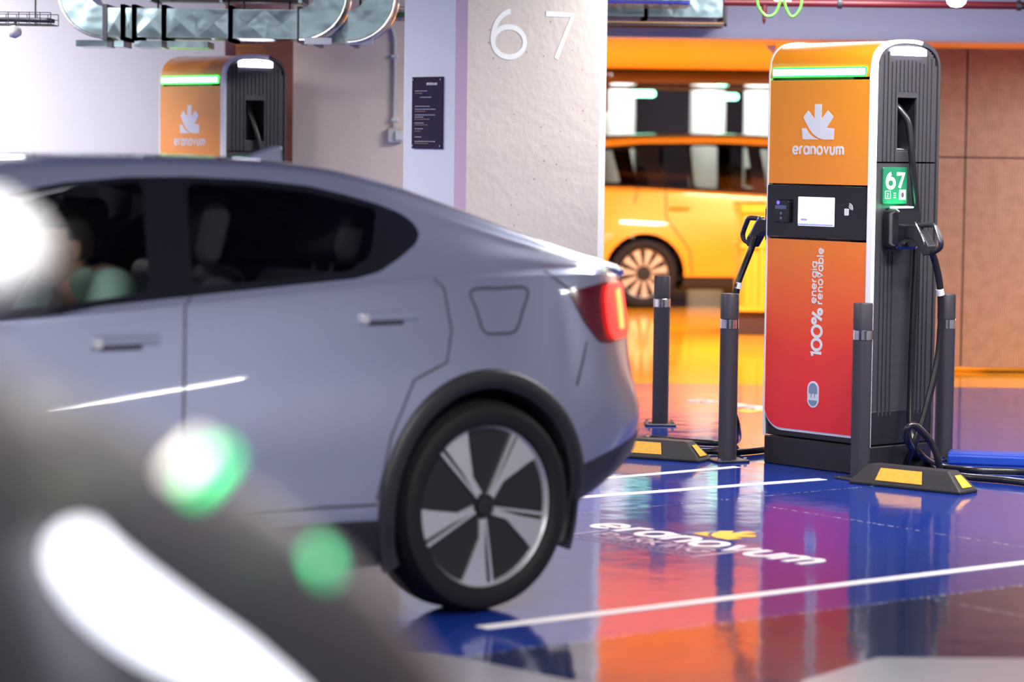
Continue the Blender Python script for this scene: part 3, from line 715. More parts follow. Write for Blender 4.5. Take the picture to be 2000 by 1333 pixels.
# ------------------------------------------------------------------ wheel stops, kerb
M['yellow_reflect'] = mat('yellow_reflector', (.86, .42, .03), .5, coat=0., noise=(60, (.75, .36, .03), .45, .6))
def wheel_stop(p0, p1, label):
    """rubber wedge from p0 to p1 (front foot of its long face)"""
    d = p1 - p0; L = d.length; t = thing('wheel_stop', label, 'wheel stop', p0, math.atan2(d.y, d.x), group='rubber wheel stops')
    w_, h_ = .15, .095; e = .085; s_ = .035
    b = MB(); vs = [(0, 0, 0), (L, 0, 0), (L, w_, 0), (0, w_, 0), (0, 0, .012), (L, 0, .012), (L, w_, .012), (0, w_, .012), (e, s_, h_), (L - e, s_, h_), (L - e, w_ - s_, h_), (e, w_ - s_, h_)]
    b.add(vs, [(3, 2, 1, 0), (0, 1, 5, 4), (1, 2, 6, 5), (2, 3, 7, 6), (3, 0, 4, 7), (4, 5, 9, 8), (5, 6, 10, 9), (6, 7, 11, 10), (7, 4, 8, 11), (8, 9, 10, 11)])
    b.build('body', M['rubber'], t, bevel=.006)
    def on(x, k, o=.003): # front slope point
        return (x, s_ * k - o, .012 + (h_ - .012) * k + o * .4)
    n_ = max(1, round((L - .2) / .36))
    b = MB(); b.add([on(.14, .18), on(L - .20, .18), on(L - .215, .84), on(.155, .84)], [(0, 1, 2, 3)]); b.build('yellow_reflector', M['yellow_reflect'], t)
    b = MB(); g = lambda y, k, o=.003: (L - e * k + o, y, .012 + (h_ - .012) * k + o)
    b.add([g(.035, .15), g(w_ - .035, .15), g(w_ - .05, .75), g(.05, .75)], [(0, 1, 2, 3)]); b.build('yellow_reflector', M['yellow_reflect'], t)
    return t
wheel_stop(ground(1657, 945), ground(1875, 968), 'black rubber wheel stop with yellow reflectors in front of the near charger')
q1 = ground(1365, 905); q0 = ground(1238, 896); q0 = q1 + (q0 - q1).normalized() * .78
wheel_stop(q0, q1, 'black rubber wheel stop with yellow reflectors beside the rear bumper of the silver car')
k0 = ground(1826, 905); k1 = ground(2100, 915); kd = (k1 - k0).normalized()
b = MB(); b.box((.06, 0, 0), (1.9, .15, .055)); b.box((.06, -.02, .0), (1.9, .0, .045))
kb = b.build('kerb_block', mat('blue_kerb_paint', (.012, .06, .42), .3), bevel=.008); kb.location = k0; kb.rotation_euler = (0, 0, math.atan2(kd.y, kd.x)); tag(kb, 'low blue painted kerb block behind the coiled cable at the right', 'kerb')

# ------------------------------------------------------------------ ducts, pipes and cables under the ceiling
def duct_piece(M_, poly, y0, y1, mi=0): pass
YD = 15.6
def DX(px, py, Y=YD): p = at(px, py, Y); return p.x, p.z
t = thing('ventilation_duct', 'long galvanised ventilation duct with curved ends, hanging at the upper left', 'duct', (0, YD, 0))
x0, _ = DX(205, 50); x1, _ = DX(585, 50); _, zb_ = DX(450, 76); _, zt_ = DX(450, 16)
def duct_run(xa, xb, za, zb, ya, yb, parent, name='duct_section', m=None):
    """ribbed box section: shallow cross breaks pressed into the sheet"""
    b = MB(); n = max(1, round((xb - xa) / .16)); 
    b.box((xa, ya + .004, za + .004), (xb, yb, zb - .004))
    for k in range(n):
        u0, u1 = xa + (xb - xa) * k / n, xa + (xb - xa) * (k + 1) / n; um = (u0 + u1) / 2
        for y_, s_ in ((ya, -1),):
            b.add([(u0 + .006, y_ + .001, za + .01), (u1 - .006, y_ + .001, za + .01), (u1 - .006, y_ + .001, zb - .01), (u0 + .006, y_ + .001, zb - .01), (um, y_ - .001, (za + zb) / 2)], [(0, 1, 4), (1, 2, 4), (2, 3, 4), (3, 0, 4)])
        b.add([(u0 + .006, ya + .01, za + .003), (u1 - .006, ya + .01, za + .003), (u1 - .006, yb - .01, za + .003), (u0 + .006, yb - .01, za + .003), (um, (ya + yb) / 2, za - .001)], [(0, 4, 1), (1, 4, 2), (2, 4, 3), (3, 4, 0)])
    o = b.build(name, m or M['steel'], parent)
    for u in [xa, xb]:
        f = MB(); f.box((u - .012, ya - .014, za - .014), (u + .012, yb + .014, zb + .014)); f.build('flange', M['steel_dark'], parent)
    return o
cuts = [205, 240, 262, 320, 450, 585]
for a_, c_ in zip(cuts[:-1], cuts[1:]): duct_run(DX(a_, 50)[0], DX(c_, 50)[0], zb_, zt_, 0, .42, t)
def elbow(cx, cz, ri, ro, a0, a1, y0, y1, parent, name='elbow'):
    b = MB(); n = 16; vs = []
    for k in range(n + 1):
        q = R(a0 + (a1 - a0) * k / n); c, s = math.cos(q), math.sin(q)
        for r_, y in ((ri, y0), (ro, y0), (ro, y1), (ri, y1)): vs.append((cx + r_ * c, y, cz + r_ * s))
    fs = []
    for k in range(n):
        for i in range(4): j = (i + 1) % 4; fs.append((4 * k + i, 4 * k + j, 4 * k + 4 + j, 4 * k + 4 + i))
    fs += [(0, 1, 2, 3), (4 * n, 4 * n + 3, 4 * n + 2, 4 * n + 1)]; b.add(vs, fs)
    o = b.build(name, M['steel'], parent, auto=40)
    for y in (y0, y1):
        f = MB(); f.tube([(cx + ro * math.cos(R(a0 + (a1 - a0) * k / n)), y, cz + ro * math.sin(R(a0 + (a1 - a0) * k / n))) for k in range(n + 1)], .008, 6, sub=1); f.build('seam', M['chrome'], o)
    return o
hh = zt_ - zb_
elbow(x0, zt_ + .09, .09, .09 + hh, 180, 270, -.0, .42, t)
elbow(x1, zt_ + .09, .09, .09 + hh, 270, 360, -.02, .36, t)
t2 = thing('ventilation_duct', 'short galvanised duct elbow turning up beside the conduit, left of the pillar', 'duct', (0, YD, 0))
xe = DX(680, 50)[0]; elbow(xe, zt_ + .08, .09, .09 + hh, 270, 360, -.05, .36, t2); duct_run(x1 + .06, xe, zb_ - .0, zt_, .43, .9, t2)
for tt_, px in ((t, 625), (t2, 705)):
    xx, zz = DX(px, 76); f = MB(); f.box((xx - .085, -.03, zz - .03), (xx + .065, .05, zz + .005)); f.build('bracket', M['white'], tt_)
# darker duct above and small boxes under the run
t3 = thing('ventilation_duct', 'dark upper duct running above the long galvanised duct', 'duct', (0, YD, 0))
b = MB(); zz = zt_ + .05; b.box((DX(285, 0)[0], .05, zz), (DX(590, 0)[0], .5, zz + .28)); b.build('duct_section', M['steel_dark'], t3)
for px in (290, 430, 585):
    f = MB(); X_ = DX(px, 0)[0]; f.box((X_ - .01, .03, zz - .015), (X_ + .01, .52, zz + .29)); f.build('flange', M['steel'], t3)
for i, (pa, pb) in enumerate(((147, 207), (222, 240), (262, 315), (325, 405))):
    f = MB(); f.box((DX(pa, 80)[0], .02, zb_ - .05), (DX(pb, 80)[0], .36, zb_ - .015)); f.build('underside_plate', M['steel'], t)
for px in (160, 300, 470, 560):
    f = MB(); X_ = DX(px, 0)[0]; f.cyl((X_, .2, zt_), (X_, .2, 2.92), .006, 6); f.build('hanger_rod', M['steel_dark'], t)
for tt_, px in ((t2, 700), (t3, 440)):
    f = MB(); X_ = DX(px, 0)[0]; f.cyl((X_, .2, zt_), (X_, .2, 2.92), .006, 6); f.build('hanger_rod', M['steel_dark'], tt_)
def cable_tray(name, label, xa, xb, z, y0, y1, cables=()):
    t = thing(name, label, 'cable tray')
    b = MB(); nx = int((xb - xa) / .05)
    for k in range(nx + 1):
        X_ = xa + (xb - xa) * k / nx; b.tube([(X_, y0, z + .06), (X_, y0, z), (X_, y1, z), (X_, y1, z + .06)], .0025, 5, smooth=False)
    for y in (y0, (y0 + y1) / 2, y1): b.cyl((xa, y, z), (xb, y, z), .0025, 5)
    for y in (y0, y1):
        for dz in (.03, .06): b.cyl((xa, y, z + dz), (xb, y, z + dz), .0025, 5)
    b.build('wire_basket', M['steel_dark'], t)
    for i, (cm_, dy) in enumerate(cables):
        q = MB(); q.tube([(xa, y0 + dy, z + .02), ((xa + xb) / 2, y0 + dy + .02, z + .025), (xb, y0 + dy, z + .02)], .011, 8); q.build('cable', cm_, t, smooth=True)
    for X_ in (xa + .1, xb - .1):
        q = MB(); q.cyl((X_, (y0 + y1) / 2, z), (X_, (y0 + y1) / 2, 2.92), .005, 6); q.build('hanger_rod', M['steel_dark'], t)
    return t
blue_c = mat('blue_cable', (.02, .05, .5), .4)
zz = at(50, 48, 14.8).z
cable_tray('cable_tray', 'wire basket cable tray at the upper left beside the white wall', at(-60, 40, 14.8).x, at(105, 40, 14.8).x, zz, 14.7, 14.95, ((M['steel_dark'], .06), (M['steel_dark'], .12)))
cable_tray('cable_tray', 'wire basket cable tray with green and blue cables, just left of the pillar', at(735, 40, 16.5).x, at(800, 40, 16.5).x, at(760, 36, 16.5).z, 16.35, 16.75, ((M['green_cable'], .08), (blue_c, .14), (M['red_pipe'], .2), (M['green_cable'], .27)))
cable_tray('cable_tray', 'wire basket cable tray with blue cables above the framed duct, right of the pillar', at(1150, 5, 16.6).x, at(1345, 5, 16.6).x, at(1250, 12, 16.6).z, 16.5, 16.8, ((blue_c, .05), (blue_c, .09), (M['steel_dark'], .15)))
# small lamp under the left tray
t = thing('wall_lamp', 'small grey spotlight under the cable tray at the upper left', 'lamp', at(30, 62, 14.8))
b = MB(); b.lathe([(.0, -.03), (.028, -.03), (.035, .0), (.02, .03), (.0, .03)], 16, M=Matrix.Rotation(R(90), 4, 'Y')); b.build('head', M['conduit'], t, smooth=True)
b = MB(); b.cyl((0, 0, .02), (0, 0, .07), .008, 8); b.build('stem', M['steel_dark'], t)
# framed duct right of the pillar
t = thing('ventilation_duct', 'galvanised duct in a dark frame at the top, right of the pillar', 'duct', (0, 17.1, 0))
def DZ(px, py): p = at(px, py, 17.1); return p.x, p.z
xa, z1_ = DZ(1120, 6); xb, _ = DZ(1416, 6); _, z0_ = DZ(1250, 33)
duct_run(xa, DZ(1262, 20)[0], z0_, z1_ + .2, .0, .5, t); duct_run(DZ(1262, 20)[0], xb, z0_, z1_ + .2, .0, .5, t)
_, zf = DZ(1250, 50)
f = MB(); f.box((xa, -.03, zf), (xb + .01, .0, zf + .016)); f.box((xb - .004, -.03, zf), (xb + .012, .0, 2.9)); f.box((xa, .3, zf), (xb + .01, .32, zf + .016)); f.build('support_frame', M['steel_dark'], t)
f = MB(); f.box((xa, -.01, zf + .016), (xb, .3, zf + .024)); f.build('orange_reflection_plate', M['orange_soffit'], t)['label'] = 'plate coloured as the orange reflection under the duct'  # orange reflection on the duct's underside, put in as a coloured plate
# conduit and junction box on the beige wall
t = thing('conduit_pipe', 'pale conduit pipe running down the beige wall to a junction box', 'conduit')
def WP(px, py, o=.02): p = at(px, py, 17.2 - o); return (p.x, p.y, p.z)
b = MB(); b.tube([WP(745, 46), WP(755, 48), WP(765, 56), WP(770, 72), WP(771, 90), WP(771, 160), WP(769, 255)], .011, 10, sub=5); b.build('pipe', M['conduit'], t, smooth=True)
for py in (110, 234):
    f = MB(); a_ = Vector(WP(771, py)); f.rbox((a_.x - .022, a_.y - .016, a_.z - .01), (a_.x + .022, a_.y + .02, a_.z + .01), .006); f.build('clip', M['white'], t)
t = thing('junction_box', 'small pale socket box under the conduit on the beige wall', 'junction box', WP(772, 265, .0))
b = MB(); b.rbox((-.045, -.045, -.045), (.045, 0, .045), .012, axis=1); b.build('box', M['conduit'], t)
b = MB(); b.rbox((-.0, -.06, -.03), (.052, -.04, .03), .01, axis=1); b.build('lid', M['white'], t)
# sprinkler pipe with its drop, green cables
t = thing('sprinkler_pipe', 'dark red sprinkler pipe running level along the top right', 'pipe', at(1420, 4, 16.3))
pe = at(2150, 22, 16.3) - at(1420, 4, 16.3); pe.z = 0
b = MB(); b.cyl((-.02, 0, 0), pe, .022, 14); b.build('pipe', M['red_pipe'], t, auto=40)
dp = at(1493, 6, 16.3) - at(1420, 4, 16.3); dz = (6 - 48) / 5500 * 16.3
b = MB(); b.cyl((dp.x, 0, 0), (dp.x, 0, dz * .55), .016, 12); b.cyl((dp.x, 0, dz * .55), (dp.x, 0, dz * .8), .010, 10); b.cyl((dp.x, 0, dz * .8), (dp.x, 0, dz), .012, 10, r2=.002); b.build('sprinkler_drop', M['red_pipe'], t, auto=40)
for px in (1640, 1990):
    f = MB(); q = at(px, 5, 16.3) - at(1420, 4, 16.3); f.lathe([(.026, -.015), (.030, -.012), (.030, .012), (.026, .015)], 14, M=Matrix.Translation((q.x, 0, 0)) @ Matrix.Rotation(R(90), 4, 'Y')); f.cyl((q.x, 0, .02), (q.x, 0, .56), .005, 6); f.build('pipe_clamp', M['steel_dark'], t)
def hang(pts, label):
    b = MB(); b.tube([at(px, py, 15.8) for px, py in pts], .008, 8, sub=7); o = b.build('hanging_cable', M['green_cable'], smooth=True); tag(o, label, 'cable')
hang([(1478, -70), (1478, -10), (1482, 14), (1496, 31), (1512, 28), (1522, 8), (1527, -25), (1528, -70)], 'bright green cable looping down beside the sprinkler drop')
hang([(1531, -70), (1531, -10), (1536, 18), (1547, 33), (1560, 22), (1566, 0), (1570, -70)], 'bright green cable looping down, right of its twin beside the sprinkler drop')
b = MB(); b.rbox(tuple(at(1512, 3, 15.8)), tuple(at(1546, -60, 15.82) + Vector((0, .04, 0))), .005); o = b.build('cable_box', M['conduit']); tag(o, 'small pale box from which the two green cables hang', 'junction box')
# round pinkish lamp at the top right
t = thing('ceiling_lamp', 'glowing pinkish white round lamp cut by the top edge at the right', 'lamp', at(1868, 2, 15.0))
b = MB(); b.lathe([(.0, -.035), (.03, -.030), (.05, -.012), (.055, .01), (.055, .03)], 20); b.build('bulb', mat('pink_white_glow', (.9, .8, .9), .4, emit=(1, .72, .95), estr=7), t, smooth=True)
b = MB(); b.lathe([(.058, .03), (.058, .08), (.02, .10)], 20); b.cyl((0, 0, .1), (0, 0, .55), .008, 8); b.build('holder', M['white'], t, auto=40)

# ------------------------------------------------------------------ far hall
M['far_glow'] = mat('far_lamp_glow', (.5, .9, .7), .4, emit=(.32, 1, .66), estr=7)
for i, (px, lb) in enumerate(((1205, 'leftmost of the round white columns far behind the orange van'), (1381, 'middle of the round white columns far behind the orange van'), (1486, 'round white column far behind, beside the near charger'))):
    q = at(px, 300, 32.0); b = MB(); b.lathe([(.20, 0), (.20, 2.6)], 28); o = b.build('round_column', M['white'], auto=40); o.location = (q.x, q.y, 0); tag(o, lb, 'column', 'round white columns in the far hall')
    area_light('column_wash', (q.x, q.y - .75, 2.45), .4, .2, 20, (.95, 1, .93), (R(32), 0, 0))
for i, (px, py, wd, lb) in enumerate(((1254, 183, 52, 'leftmost green-white lamp above the roof of the orange van'), (1418, 189, 48, 'larger green-white lamp above the middle of the orange van roof'), (1410, 171, 24, 'small green-white lamp just above the larger one, over the orange van'), (1506, 193, 30, 'green-white lamp half hidden behind the near charger'))):
    q = at(px, py, 29.5 if wd > 25 else 31.0); t = thing('far_lamp', lb, 'lamp', q, group='green-white lamps of the far hall'); hw = wd / 2 / 5500 * 29.5
    b = MB(); b.rbox((-hw, -.03, -.032), (hw, .03, .032), .03, axis=1); b.build('diffuser', M['far_glow'], t)
    b = MB(); b.rbox((-hw * .9, -.02, .032), (hw * .9, .02, .05), .008); b.cyl((0, 0, .05), (0, 0, 2.6 - q.z), .006, 6); b.build('housing', M['steel_dark'], t)
for px0, px1, py, r_, lb in ((1195, 1560, 153, .045, 'thick dark pipe across the end of the orange soffit'), (1182, 1560, 170, .018, 'thin dark pipe below the thick one at the end of the orange soffit')):
    a_ = at(px0, py, 25.0); c_ = at(px1, py + 4, 25.0); b = MB(); b.cyl(a_, (c_.x, a_.y, a_.z), r_, 14)
    if r_ > .03: b.tube([(a_.x, a_.y, a_.z), (a_.x - .05, a_.y, a_.z - .02), (a_.x - .07, a_.y, a_.z - .10), (a_.x - .07, a_.y, a_.z - .3)], r_, 12)
    o = b.build('drain_pipe', M['steel_dark'] if r_ < .03 else mat('brown_pipe', (.10, .06, .06), .4), auto=40); tag(o, lb, 'pipe')
# small white bracket at the soffit
b = MB(); p = at(1506, 97, 18.6); b.prism([(p.x - .045, p.z + .03), (p.x + .035, p.z + .03), (p.x + .02, p.z - .035)], p.y - .02, p.y + .02); o = b.build('arrow_sign', M['white']); tag(o, 'small white triangular sign under the orange soffit beside the near charger', 'sign')
# ribbed yellow container on a dark base, left of the near charger
p0 = ground(1441, 655); t = thing('ribbed_container', 'yellow ribbed container on a dark base, behind the bollard left of the near charger', 'container', p0, 0)
ym = mat('yellow_container', (.80, .40, .03), .3, coat=.5)
b = MB(); b.rbox((-.0, .05, 0), (1.1, .8, .19), .02); b.build('base', mat('dark_brown_base', (.05, .02, .02), .6), t)
b = MB(); b.rbox((.02, .03, .19), (1.1, .78, 1.06), .03); b.build('tub', ym, t, auto=35)
b = MB(); b.rbox((.0, .0, .98), (1.1, .8, 1.06), .03); b.rbox((.0, .0, .70), (1.1, .8, .73), .01); b.rbox((.0, .0, .19), (1.1, .8, .23), .01)
for k in range(9): b.rbox((.05 + k * .115, .005, .23), (.09 + k * .115, .04, .70), .008)
b.build('ribs', ym, t, auto=35)

# ------------------------------------------------------------------ cars
def interp(tab, x):
    """smooth monotone curve through a table of (x, value)"""
    xs = [p[0] for p in tab]; ys = [p[1] for p in tab]; n = len(xs)
    if x <= xs[0]: return ys[0]
    if x >= xs[-1]: return ys[-1]
    i = max(k for k in range(n - 1) if xs[k] <= x)
    d = [(ys[k + 1] - ys[k]) / (xs[k + 1] - xs[k]) for k in range(n - 1)]
    def sl(k):
        if k == 0: return d[0]
        if k == n - 1: return d[-1]
        return 0 if d[k - 1] * d[k] <= 0 else 2 * d[k - 1] * d[k] / (d[k - 1] + d[k])
    h = xs[i + 1] - xs[i]; t = (x - xs[i]) / h; m0, m1 = sl(i) * h, sl(i + 1) * h
    return (2 * t ** 3 - 3 * t * t + 1) * ys[i] + (t ** 3 - 2 * t * t + t) * m0 + (-2 * t ** 3 + 3 * t * t) * ys[i + 1] + (t ** 3 - t * t) * m1

SEDAN = dict(shelf=.075,
    x0=-.925, x1=3.67, wb=2.735, wr_=.345, arch=.385, trim=.448,
    ztop=[(-.93, 1.05), (-.90, 1.095), (-.84, 1.122), (-.7, 1.152), (-.4, 1.256), (-.15, 1.345), (.15, 1.425), (.5, 1.466), (.9, 1.476), (1.3, 1.476), (1.6, 1.462), (1.85, 1.425), (2.1, 1.335), (2.4, 1.19), (2.7, 1.05), (2.85, 1.00), (3.2, .935), (3.45, .86), (3.6, .76), (3.67, .60)],
    zr=[(-.93, 1.03), (-.88, 1.068), (-.8, 1.095), (-.6, 1.138), (-.3, 1.212), (0, 1.297), (.3, 1.378), (.6, 1.420), (1.0, 1.436), (1.4, 1.425), (1.7, 1.39), (2.0, 1.305), (2.3, 1.185), (2.6, 1.055), (2.85, .985), (3.2, .915), (3.45, .84), (3.6, .74), (3.67, .58)],
    wr=[(-.93, .40), (-.90, .53), (-.84, .60), (-.7, .635), (-.3, .625), (.3, .60), (1.0, .60), (1.6, .59), (2.0, .62), (2.4, .68), (2.8, .74), (3.2, .72), (3.45, .62), (3.6, .45), (3.67, .25)],
    zs=[(-.93, 1.0), (-.88, 1.04), (-.8, 1.065), (-.5, 1.085), (-.1, 1.085), (.3, 1.075), (.8, 1.045), (1.4, 1.005), (2.2, .965), (2.8, .93), (3.2, .87), (3.45, .79), (3.6, .69), (3.67, .54)],
    W=[(-.93, .46), (-.905, .575), (-.86, .668), (-.78, .752), (-.6, .832), (-.35, .890), (0, .922), (.5, .926), (1.5, .928), (2.6, .925), (3.0, .905), (3.3, .85), (3.5, .72), (3.62, .5), (3.67, .3)],
    zb=[(-.93, .56), (-.88, .48), (-.75, .415), (-.55, .34), (-.38, .28), (-.30, .20), (0, .18), (2.7, .18), (3.2, .2), (3.5, .24), (3.67, .35)],
    side=[(.02, .0), (-.004, .28), (-.003, .5), (-.006, .62), (-.022, .80), (-.040, .93), (-.050, 1.0)])

def section(K, x):
    """half section (y>=0) from the middle of the floor to the middle of the roof"""
    zt, zr, wr, zs, W, zb = [interp(K[k], x) for k in ('ztop', 'zr', 'wr', 'zs', 'W', 'zb')]
    wr = min(wr, W - .03); zr = min(zr, zt - .004); hh = zs - zb
    P = [(0, zb), (W * .55, zb), (W - .13, zb), (W - .045, zb + .02)]
    fl = interp(K['W'], x) / .93
    P += [(W - .012, zb + hh * .13), (W - .002, zb + hh * .28), (W - .003, zb + hh * .48), (W - .019, zb + hh * .66), (W - .044, zb + hh * .84), (W - .064, zs - .020)]
    # crease, then the shoulder turning in, the glass, the rail and the roof
    P += [(W - .072, zs + .006)]
    if K.get('shelf'):
        q = min(1, max(0, (-.52 - x) / .3)); q = q * q * (3 - 2 * q)
        P = [(y * (1 - K['shelf'] * q * min(1, max(0, (z - .66) / .10))), z) for y, z in P]; W = W * (1 - K['shelf'] * q)
        wr = min(wr, W - .03)
    up = zr - zs
    if up > .03:
        bw = W - .094
        P += [(bw, zs + .024), (bw + (wr - bw) * .30, zs + up * .36), (bw + (wr - bw) * .66, zs + up * .70), (wr + .012, zr - .012)]
    else:
        for k in (.25, .5, .75, .95): P += [(W - .072 + (wr - W + .072) * k, zs + .006 + (zr - zs - .006) * k)]
    P += [(wr - .035, zr + (zt - zr) * .38), (wr * .66, zr + (zt - zr) * .78), (wr * .33, zt - (zt - zr) * .05), (0, zt)]
    return P
VS = 5
def dense(P):
    out = []; n = len(P)
    for i in range(n - 1):
        a = P[i - 1] if i else (-P[1][0], P[1][1]); b = P[i]; c = P[i + 1]; d = P[i + 2] if i + 2 < n else (-P[-2][0], P[-2][1])
        lin = i in (0, 1)
        for k in range(VS):
            t = k / VS; q = []
            for j in (0, 1):
                A, B_, C_, D_ = a[j], b[j], c[j], d[j]
                m0 = (C_ - A) / 2; m1 = (D_ - B_) / 2
                if (B_ - A) * (C_ - B_) <= 0 and j == 1 and i: m0 = 0
                if (C_ - B_) * (D_ - C_) <= 0 and j == 1: m1 = 0
                q.append((2 * t ** 3 - 3 * t * t + 1) * B_ + (t ** 3 - 2 * t * t + t) * m0 + (-2 * t ** 3 + 3 * t * t) * C_ + (t ** 3 - t * t) * m1 if not lin else B_ + (C_ - B_) * t)
            out.append((q[0], q[1], i + k / VS))
    out.append((P[-1][0], P[-1][1], n - 1)); return out

class Shell:
    """half body surface as polygons that can be cut along any level line"""
    def __init__(s, K, nx=150):
        s.K = K; s.v = []; s.polys = []; xs = []
        for k in range(nx + 1):
            t = k / nx; xs.append(K['x0'] + (K['x1'] - K['x0']) * t)
        e = (K['x1'] - K['x0']) / nx
        xs = sorted(set(xs + [K['x0'] + e * q for q in (.25, .5, .75, 1.5)] + [K['x1'] - e * q for q in (.25, .5, 1.5)]))
        rows = [dense(section(K, x)) for x in xs]; m_ = len(rows[0])
        for x, r_ in zip(xs, rows):
            for y, z, v in r_: s.v.append((x, y, z, v))
        for i in range(len(xs) - 1):
            for j in range(m_ - 1): s.polys.append((i * m_ + j, (i + 1) * m_ + j, (i + 1) * m_ + j + 1, i * m_ + j + 1))
        s.polys.append(tuple(range(m_))[::-1]); n_ = (len(xs) - 1) * m_; s.polys.append(tuple(n_ + j for j in range(m_)))
    def cut(s, polys, f):
        """(inside, outside) of f<0"""
        val = {}; cache = {}; ins, outs = [], []
        def V(i):
            if i not in val: val[i] = f(*s.v[i])
            return val[i]
        for p in polys:
            vv = [V(i) for i in p]
            if all(q <= 0 for q in vv): ins.append(p); continue
            if all(q >= 0 for q in vv): outs.append(p); continue
            a, b = [], []
            for k in range(len(p)):
                i, j = p[k], p[(k + 1) % len(p)]; fi, fj = V(i), V(j)
                (a if fi <= 0 else b).append(i)
                if fi * fj < 0:
                    key = (min(i, j), max(i, j))
                    if key not in cache:
                        t = fi / (fi - fj); n = tuple(s.v[i][q] + (s.v[j][q] - s.v[i][q]) * t for q in range(4)); s.v.append(n); cache[key] = len(s.v) - 1; val[cache[key]] = 0.
                    a.append(cache[key]); b.append(cache[key])
            if len(a) > 2: ins.append(tuple(a))
            if len(b) > 2: outs.append(tuple(b))
        return ins, outs
    def build(s, polys, name, m, parent, off=0., both=False, sides=(1, -1), thick=0., mi=None):
        if both:
            return [s.build(polys, name, m, parent, off, False, (q,), thick, mi) for q in (1, -1)][0]
        used = {}; vs = []
        for p in polys:
            for i in p:
                if i not in used: used[i] = len(vs); vs.append(Vector(s.v[i][:3]))
        fs = [tuple(used[i] for i in p) for p in polys]
        if off or thick:
            nr = [Vector((0, 0, 0)) for _ in vs]
            for f_ in fs:
                a, b, c = vs[f_[0]], vs[f_[1]], vs[f_[2]]; q = (b - a).cross(c - a)
                if len(f_) > 8: continue
                for i in f_: nr[i] += q
            for q in nr:
                if q.length > 0: q.normalize()
            sg = 1 if sum(n_.y for n_ in nr) + .3 * sum(n_.z for n_ in nr) > 0 else -1
            vs = [v + n_ * off * sg for v, n_ in zip(vs, nr)]
        mb = MB()
        for sd in sides: mb.add([(v.x, v.y * sd, v.z) for v in vs], fs if sd > 0 else [f_[::-1] for f_ in fs], 0)
        me_mats = m if isinstance(m, list) else [m]
        me = bpy.data.meshes.new(name); me.from_pydata(mb.v, [], mb.f)
        for q in me_mats: me.materials.append(q)
        if mi is not None:
            for k, p in enumerate(me.polygons): p.material_index = mi[k % len(mi)]
        b = bmesh.new(); b.from_mesh(me); bmesh.ops.remove_doubles(b, verts=b.verts, dist=.0004); bmesh.ops.recalc_face_normals(b, faces=b.faces)
        b.to_mesh(me); b.free()
        for p in me.polygons: p.use_smooth = True
        me.set_sharp_from_angle(angle=R(50))
        o = bpy.data.objects.new(name, me); col.objects.link(o); o.parent = parent
        if thick:
            sm = o.modifiers.new('thickness', 'SOLIDIFY'); sm.thickness = thick; sm.offset = -1
        return o
def sd_poly(poly, r_=0.):
    """signed distance to an (x,z) polygon, negative inside"""
    n = len(poly)
    def f(x, z):
        d = 1e9; ins = False
        for i in range(n):
            ax, az = poly[i]; bx, bz = poly[(i + 1) % n]; ex, ez = bx - ax, bz - az; wx, wz = x - ax, z - az
            t = max(0, min(1, (wx * ex + wz * ez) / (ex * ex + ez * ez))); dx, dz = wx - ex * t, wz - ez * t; d = min(d, dx * dx + dz * dz)
            if (az > z) != (bz > z) and x < (bx - ax) * (z - az) / (bz - az) + ax: ins = not ins
        d = math.sqrt(d); return (-d if ins else d) - r_
    return f
def sd_line(pts):
    def f(x, z):
        d = 1e9
        for (ax, az), (bx, bz) in zip(pts[:-1], pts[1:]):
            ex, ez = bx - ax, bz - az; wx, wz = x - ax, z - az; t = max(0, min(1, (wx * ex + wz * ez) / (ex * ex + ez * ez)))
            d = min(d, math.hypot(wx - ex * t, wz - ez * t))
        return d
    return f
def smooth_poly(pts, sub=5):
    n = len(pts); out = []
    for i in range(n):
        a, b, c, d = [Vector(pts[(i + k) % n]) for k in (-1, 0, 1, 2)]
        for k in range(sub):
            t = k / sub; q = .5 * ((2 * b) + (c - a) * t + (2 * a - 5 * b + 4 * c - d) * t * t + (3 * b - a - 3 * c + d) * t ** 3); out.append((q.x, q.y))
    return out

M['paint_silver'] = mat('silver_lavender_paint', (.26, .285, .42), .28, .5, coat=1., coat_rough=.03)
M['paint_orange'] = mat('yellow_orange_paint', (.88, .33, .025), .3, .1, coat=1., coat_rough=.04)
M['paint_dark'] = mat('dark_violet_black_paint', (.013, .008, .020), .5, .0, coat=.12, coat_rough=.2)
M['tyre'] = mat('tyre_rubber', (.008, .006, .009), .65, spec=.3)
M['rim_silver'] = mat('machined_rim', (.68, .68, .72), .3, .75)
M['rim_dark'] = mat('dark_rim', (.008, .007, .009), .5)
M['seam'] = mat('door_gap', (.03, .03, .05), .6)
M['glass_dark'] = glass('tinted_glass', (.62, .62, .62)); M['glass_clear'] = glass('lightly_tinted_glass', (.7, .72, .7))
M['interior'] = mat('dark_interior', (.022, .020, .028), .6)
M['seat'] = mat('dark_seat_fabric', (.05, .048, .07), .7)
M['tail_red'] = mat('dark_red_lens', (.09, .002, .010), .1, coat=1.)
M['tail_lit'] = mat('lit_red_lamp', (.8, .02, .02), .3, emit=(1, .035, .03), estr=1.7)
M['tail_core'] = mat('lit_orange_core', (.9, .3, .05), .3, emit=(1, .22, .05), estr=2.6)

